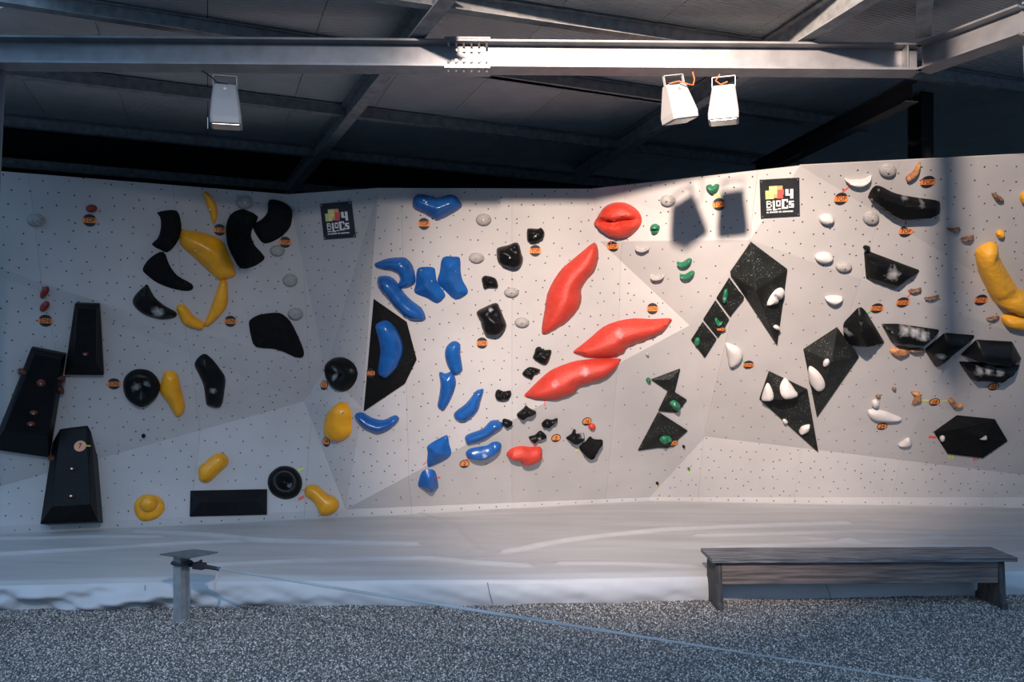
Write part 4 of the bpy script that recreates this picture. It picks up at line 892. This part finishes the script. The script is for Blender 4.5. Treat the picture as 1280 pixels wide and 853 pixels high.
def ribbon(t0, t1, w0, w1, n, twist, name, m, th=.0022):
    vs = []; 
    for i in range(n+1):
        t = t0 + (t1-t0)*i/n; p = dirn*t; p.z -= .05*math.sin(math.pi*min(1, t/1.55))*0.3
        a = twist(t); u = dirn.normalized(); s = Vector((0,0,1)).cross(u).normalized(); up = u.cross(s)
        d = s*math.cos(a)+up*math.sin(a); nn = -s*math.sin(a)+up*math.cos(a); w = (w0+(w1-w0)*i/n)/2
        vs += [p-d*w-nn*th, p+d*w-nn*th, p+d*w+nn*th, p-d*w+nn*th]
    fs = [(i*4+k, i*4+(k+1) % 4, (i+1)*4+(k+1) % 4, (i+1)*4+k) for i in range(n) for k in range(4)] + [(0,3,2,1), (n*4, n*4+1, n*4+2, n*4+3)]
    return mobj(name, vs, fs, M[m], sl)
ribbon(.045, 1.55, .020, .050, 160, lambda t: .35*math.sin(t*5.0)+.1, 'webbing', 'web')
ribbon(-.01, .05, .05, .028, 10, lambda t: .5, 'ratchet_strap', 'webdark', .006)
mb = MB(); mb.box((-.03, -.03, -.028), (.075, .03, .024), Matrix.Translation(dirn*.006) @ Matrix.Rotation(-.35, 4, 'Z')); mb.tube([dirn*.006+Vector((.02,-.035,.03)), dirn*.006+Vector((.02,.035,.03))], .012, 8)
mb.build('ratchet', M['webdark'], sl, bevel=.004)
tp = dirn*.046; mb = MB(); vs = []
for i in range(9):
    t = i/8; vs += [tp+Vector((-.014-.02*t+.008*math.sin(t*6), 0, -.19*t)), tp+Vector((.012-.02*t+.008*math.sin(t*6), -.008, -.19*t+.01)), tp+Vector((.012-.02*t+.008*math.sin(t*6), -.004, -.19*t+.01)), tp+Vector((-.014-.02*t+.008*math.sin(t*6), .004, -.19*t))]
mb.add(vs, [(i*4+k, i*4+(k+1) % 4, (i+1)*4+(k+1) % 4, (i+1)*4+k) for i in range(8) for k in range(4)] + [(0,3,2,1), (32,33,34,35)]); mb.build('strap_end', M['webpink'], sl)
for px, py, lab in ((200, 752, 'dry plant stem against the mat left of the steel post'),):
    b = PZ(px+6, py+2, 0); mb = MB(); mb.tube([(0,0,-.02), (-.03,.0,.08), (-.045,.01,.16), (-.06,.01,.21)], .002, 4); mb.build('dry_stem', M['plant']).location = b
    bpy.data.objects['dry_stem'].location.y -= .02; tag(bpy.data.objects['dry_stem'], lab, 'plant')

# ------------------------------------------------------------------ steel roof
def ibeam(name, a, b, h, w, tf, tw, m, label, cat='beam', group=None, up=Vector((0, 0, 1))):
    """a, b are the ends of the centre line at the top of the beam"""
    d = (b-a); Ln = d.length; x = d.normalized(); y = up.cross(x).normalized(); z = x.cross(y)
    Mx = Matrix(((x.x, y.x, z.x, a.x), (x.y, y.y, z.y, a.y), (x.z, y.z, z.z, a.z), (0, 0, 0, 1)))
    poly = [(-w/2,0),(w/2,0),(w/2,-tf),(tw/2,-tf),(tw/2,-h+tf),(w/2,-h+tf),(w/2,-h),(-w/2,-h),(-w/2,-h+tf),(-tw/2,-h+tf),(-tw/2,-tf),(-w/2,-tf)]
    n = 12; vs = [(0, p, q) for p, q in poly] + [(Ln, p, q) for p, q in poly]
    fs = [(i, (i+1) % n, n+(i+1) % n, n+i) for i in range(n)]
    for o_ in (0, n): fs += [(o_+0, o_+1, o_+2, o_+3, o_+10, o_+11), (o_+3, o_+4, o_+9, o_+10), (o_+4, o_+5, o_+6, o_+7, o_+8, o_+9)]
    o = mobj(name, vs, fs, M[m]); o.matrix_world = Mx
    tag(o, label, cat, group); return o
ZB = HC + (HY-48)/F*6.0         # top of the edge beam
bl = Vector((V(-330, 47, 6.0).x, 5.93, ZB)); dxy = Vector((1, .021, 0))
bl = Vector((-6.2, 6.03-.05, ZB)); br = Vector((3.29, 6.18, ZB))
HB = .215
main = ibeam('steel_beam', bl, br, HB, .19, .016, .010, 'steel', 'long bright galvanised edge beam running straight across in front of the roof')
inv = main.matrix_world.inverted()
def onbeam(px, dz=0):     # local x of a pixel column on the beam
    p = V(px, 60, 6.05); return (inv @ p).x
xa, xb = onbeam(556), onbeam(613)
fy = .095       # near flange edge is at local y = -fy (towards the viewer)
sgn = -1
pl = MB(); pl.box((xa, -fy-.004, 0.001), (xb, fy+.004, .016)); pl.build('splice_plate', M['steel'], main)
pl = MB(); pl.box((xa, -fy-.004, -HB-.016), (xb, fy+.004, -HB-.001)); pl.build('splice_plate', M['steel'], main)
pl = MB(); pl.box((xa+.05, -.018, -HB+.03), (xb-.05, -.006, -.03)); pl.build('splice_plate', M['steel'], main)
for k in range(6):
    x = xa + (xb-xa)*(k+.5)/6
    b = MB(); b.tube([(x, -.065, -.050), (x, -.065, .026)], .009, 6); b.build('bolt', M['bolt'], main)
    b = MB(); b.tube([(x, -.065, -HB-.035), (x, -.065, -HB+.045)], .009, 6); b.build('bolt', M['bolt'], main)
    if 0 < k < 5:
        for zz in (-.07, -.15):
            b = MB(); b.tube([(x, -.045, zz), (x, -.004, zz)], .012, 6); b.build('bolt', M['bolt'], main)
st_ = MB(); st_.box((onbeam(1138)-.006, -fy+.004, -HB+.016), (onbeam(1138)+.006, -.006, -.016)); st_.build('stiffener_plate', M['steel'], main)
cr = Vector((3.31, 6.16, ZB)); dR = (Vector((V(1270, 8, 5.44).x, 5.44, 0)) - Vector((3.27, 6.09, 0))).normalized()
cr2 = cr + Vector((dR.x, dR.y, 0))*.80
side = ibeam('steel_beam', cr + dR*.02, cr2, HB, .19, .016, .010, 'steel', 'short galvanised beam turning towards the viewer at the right end')
side2 = ibeam('steel_beam', cr2 + dR*.03, cr2 + dR*3.5, HB, .19, .016, .010, 'steel', 'next length of the side beam running out of view at the right')
# posts
def hpost(x, y, z0, z1, ang, s, label, m='steel', lean=0.0, dz=0):
    mb = MB(); Rz = Matrix.Translation((0,0,0)) @ Matrix.Rotation(ang, 4, 'Z'); tk = .012
    h = z1-z0
    mb.box((-s, -s, 0), (s, -s+tk, h), Rz); mb.box((-s, s-tk, 0), (s, s, h), Rz); mb.box((-tk/2, -s+tk, 0), (tk/2, s-tk, h), Rz)
    o = mb.build('steel_post', M[m]); o.location = (x, y, z0); o.rotation_euler = (0, lean, 0); tag(o, label, 'post'); return o
e1x = V(1276, 100, cr2.y).x
hpost(e1x + .095 + .265, cr2.y + .0, -.03, ZB-HB-.003, 0, .085, 'galvanised roof post at the right edge of the view', lean=-.045)
hpost(V(2.0, 150, 6.0).x - .09 - .21, 5.98, -.03, ZB-HB-.003, 0, .085, 'galvanised roof post at the left edge of the view', lean=.045)
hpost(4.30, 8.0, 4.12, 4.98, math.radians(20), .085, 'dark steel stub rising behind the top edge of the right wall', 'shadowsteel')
# rafters and purlins, each laid along its own two sight points at roof height
ZR = 4.765
def level(a, b, z): return PZr(*a, z), PZr(*b, z)
def PZr(px, py, z):
    d = (z - HC)*F/(HY - py); return Vector(((px-CX)/F*d, d, z))
def rafter(a, b, ext0, ext1, label, h=.20, w=.12, z=ZR, m='darksteel'):
    p, q = PZr(*a, z), PZr(*b, z); d = (q-p).normalized()
    up = Vector((0, 0, h))
    return ibeam('roof_rafter', p - d*ext0 + up, q + d*ext1 + up, h, w, .012, .008, m, label, 'rafter', 'roof rafters')
rafter((540,24), (366,238), .45, .4, 'dull steel rafter passing over the beam left of the bolted splice')
rafter((1055,22), (770,196), .45, 1.5, 'dull steel rafter passing over the beam behind the right pair of lamps')
rafter((1156,6), (1154,47), .3, .0, 'dull steel rafter coming straight at the viewer above the beam corner', w=.11)
p, q = V(1140,100,6.55), V(945,204,9.4)
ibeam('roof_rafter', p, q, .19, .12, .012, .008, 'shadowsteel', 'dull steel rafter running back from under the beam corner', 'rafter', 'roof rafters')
def purlin(a, b, e0, e1, label, h=.12, z=4.85):
    p, q = PZr(*a, z), PZr(*b, z); d = (q-p).normalized()
    return ibeam('roof_purlin', p-d*e0+Vector((0,0,h)), q+d*e1+Vector((0,0,h)), h, .09, .008, .006, 'darksteel', label, 'purlin', 'roof purlins')
purlin((60,14), (300,50), 1.5, 6.0, 'purlin seen in front of the left end of the edge beam')
purlin((570,14), (860,56), .6, 5.0, 'purlin crossing above the splice towards the right')
purlin((50,100), (740,183), .9, 3.4, 'purlin crossing behind the left hanging lamp')
purlin((600,94), (1000,152), 0.0, 1.0, 'purlin between the rafters right of the splice')
purlin((0,157), (700,227), 1.0, 3.0, 'farthest lit purlin before the dark back of the hall')
purlin((0,208), (360,238), .8, 5.0, 'purlin just above the top edge of the left wall')
ibeam('shadow_block_arm', Vector((1.965, 5.6, 5.25)), Vector((1.965, 3.6, 5.25)), .12, .10, .01, .008, 'darksteel', 'added unseen outrigger beam above the view, carrying the shadow casting block', 'beam')  # unseen beam, added only to carry the shadow casting block
mb = MB(); mb.box((-.05, -.04, 0), (.05, .04, .93)); o = mb.build('shadow_block', M['darksteel']); o.location = (1.965, 3.7, 4.20); tag(o, 'added unseen steel block hanging from the outrigger to cast the wall shadow band', 'bracket')  # unseen block, added to throw the upright shadow band onto the wall
# roof sheets: strips that follow the rafters
ceil = empty('ceiling'); ceil['kind'] = 'structure'
rd = Vector((-.40, 1.0)).normalized(); rn = Vector((rd.y, -rd.x))
P3a, P3b = PZr(0, 157, 4.85), PZr(700, 227, 4.85); pd = (P3b-P3a).normalized(); pn = Vector((-pd.y, pd.x))
def clip2(poly, o, n):
    out = []
    for i in range(len(poly)):
        a, b = poly[i], poly[(i+1) % len(poly)]; da, db = (a-o).dot(n), (b-o).dot(n)
        if da <= 0: out.append(a)
        if (da <= 0) != (db <= 0): out.append(a.lerp(b, da/(da-db)))
    return out
o3 = Vector((P3a.x, P3a.y)) + pn*.1
cA, cB = PZr(-2, 13, 4.98), PZr(24, -1, 4.98); cdir = Vector((cB.x-cA.x, cB.y-cA.y)).normalized(); cn = Vector((-cdir.y, cdir.x))
if (Vector((0, 8)) - Vector((cA.x, cA.y))).dot(cn) > 0: cn = -cn
for k in range(-16, 24):
    c0_ = rn*(k*.86); a = [c0_ + rd*-1 , c0_ + rn*.854 + rd*-1, c0_ + rn*.854 + rd*16, c0_ + rd*16]
    a = clip2(a, o3, pn); a = clip2(a, Vector((0, 5.35)), Vector((0, -1)))
    if len(a) > 2: a = clip2(a, Vector((cA.x, cA.y)), cn)
    if len(a) < 3 or max(p.x for p in a) < -9 or min(p.x for p in a) > 14: continue
    cc = sum(a, Vector((0, 0)))/len(a)
    Rm = math.atan2(rd.y, rd.x)
    mb = MB(); c_, s_ = math.cos(-Rm), math.sin(-Rm)
    loc2 = [((p-cc).x*c_-(p-cc).y*s_, (p-cc).x*s_+(p-cc).y*c_) for p in a]
    mb.prism(loc2, 0, .06); o = mb.build('roof_panel', M['roof'], ceil); o.location = (cc.x, cc.y, 4.985); o.rotation_euler = (0, 0, Rm)
mb = MB(); a = [o3 + pd.xy*-9, o3 + pd.xy*24, o3 + pd.xy*24 + pn*9, o3 + pd.xy*-9 + pn*9]; mb.prism([tuple(p) for p in a], 5.06, 5.10); mb.build('roof_shade_sheet', M['dark'], ceil)  # dark sheet where the roof beyond the third purlin is merely unlit
mb = MB(); a = [Vector((-12, 5.36)), Vector((14, 5.36)), Vector((14, 9)), Vector((-12, 9)), ]; a = clip2(a, Vector((cA.x, cA.y)) , cn); mb.prism([tuple(p) for p in a], 5.048, 5.058); mb.build('roof_shade_sheet', M['dark'], ceil)  # sheet added above the panels to keep sky light out of the seams
P4a = PZr(0, 208, 4.85); ob = Vector((P4a.x, P4a.y)) + pn*.5
mb = MB(); a = [ob + pd.xy*-9, ob + pd.xy*24, ob + pd.xy*24 + pn*.1, ob + pd.xy*-9 + pn*.1]; mb.prism([tuple(p) for p in a], 0, 5.05); mb.build('wall_far', M['dark'])['kind'] = 'structure'

for nm, x in (('wall_left', -9.5), ('wall_right', 9.5)):
    MB().box((x, 8.0 if x < 0 else 7.5, -.02), (x+.1, 16, 5.04)).build(nm, M['dark'])['kind'] = 'structure'
# ------------------------------------------------------------------ hanging lamps
def floodlight(px_top, px_bot, d, yaw, label, cable, tiltx=0.0, drop=None):
    top = V(px_top[0], px_top[1], d); bot = V(px_bot[0], px_bot[1], d)
    H_ = top.z-bot.z
    e_ = empty('floodlight', (top.x, top.y, top.z)); tag(e_, label, 'lamp', 'white floodlights hanging from the beam')
    e_.rotation_euler = (0, math.atan2(top.x-bot.x, H_), yaw)
    w0, w1, t0, t1 = .092, .118, .05, .10
    rings = []
    for z, w, t in ((0, w0*.96, t0*.8), (-.03, w0*1.0, t0), (-.13, w0*1.14, t0*1.5), (-H_+.05, w1, t1), (-H_, w1*.98, t1*.98)):
        c = .016
        rings.append([(-w, -t+c, z), (-w+c, -t, z), (w-c, -t, z), (w, -t+c, z), (w, t, z), (-w, t, z)])
    vs = [p for r in rings for p in r]; fs = [(i*6+k, i*6+(k+1) % 6, (i+1)*6+(k+1) % 6, (i+1)*6+k) for i in range(4) for k in range(6)] + [tuple(range(6)), tuple(range(24, 30))[::-1]]
    mobj('housing', vs, fs, M['plastic'], e_, bevel=.006)
    g = MB().box((-w1+.02, -t1+.02, -H_-.006), (w1-.02, t1-.02, -H_+.004)); g.build('lens', M['bolt'], e_)
    b = MB()
    for s in (-1, 1): b.box((s*(w0-.004)-.003, -.012, -.05), (s*(w0-.004)+.003, .012, .078))
    b.box((-w0+.001, -.012, .072), (w0-.001, .012, .078)); b.build('bracket', M['plastic'], e_)
    b = MB(); b.tube([(0,-t0-.012,-.045), (0,-t0+.004,-.045)], .012, 8); b.build('knob', M['steel'], e_)
    c_ = MB(); c_.tube(cable[0], .0055, 6); c_.build('cable', M[cable[1]], e_)
    return e_
floodlight((281.5,107), (283,158), 6.03, .3, 'white floodlight hanging alone from the left part of the beam', ([(-.17,.0,.105), (-.09,-.01,.05), (-.06,-.03,.01), (.02,-.04,.0)], 'cable_black'))
floodlight((843,106), (852.5,151), 6.05, .34, 'white floodlight, left one of the hanging pair, with a looping orange cable', ([(-.08,-.05,-.0), (0,-.07,.005), (.06,-.09,-.03), (.13,-.06,-.035), (.18,-.02,.02), (.19,0,.10)], 'cable_orange'))
floodlight((904.5,108), (904.5,152.5), 6.05, -.30, 'white floodlight, right one of the hanging pair', ([(-.03,0,.1), (-.06,-.03,.04), (-.02,-.05,.0), (.03,-.04,.02)], 'cable_orange'))
# the lamp that lights the wall hangs out of view above the viewer
lm = empty('floodlight', LAMP + Vector((0, -.12, .12))); tag(lm, 'floodlight above the viewer outside the view that lights the wall', 'lamp')
mb = MB(); mb.box((-.12, -.06, -.02), (.12, .04, .10)); mb.build('housing', M['plastic'], lm)
mb = MB(); mb.tube([(0,0,.05), (0,-.3,.05), (0,-.3,-LAMP.z-.35)], .05, 10); mb.build('mast', M['steel'], lm)
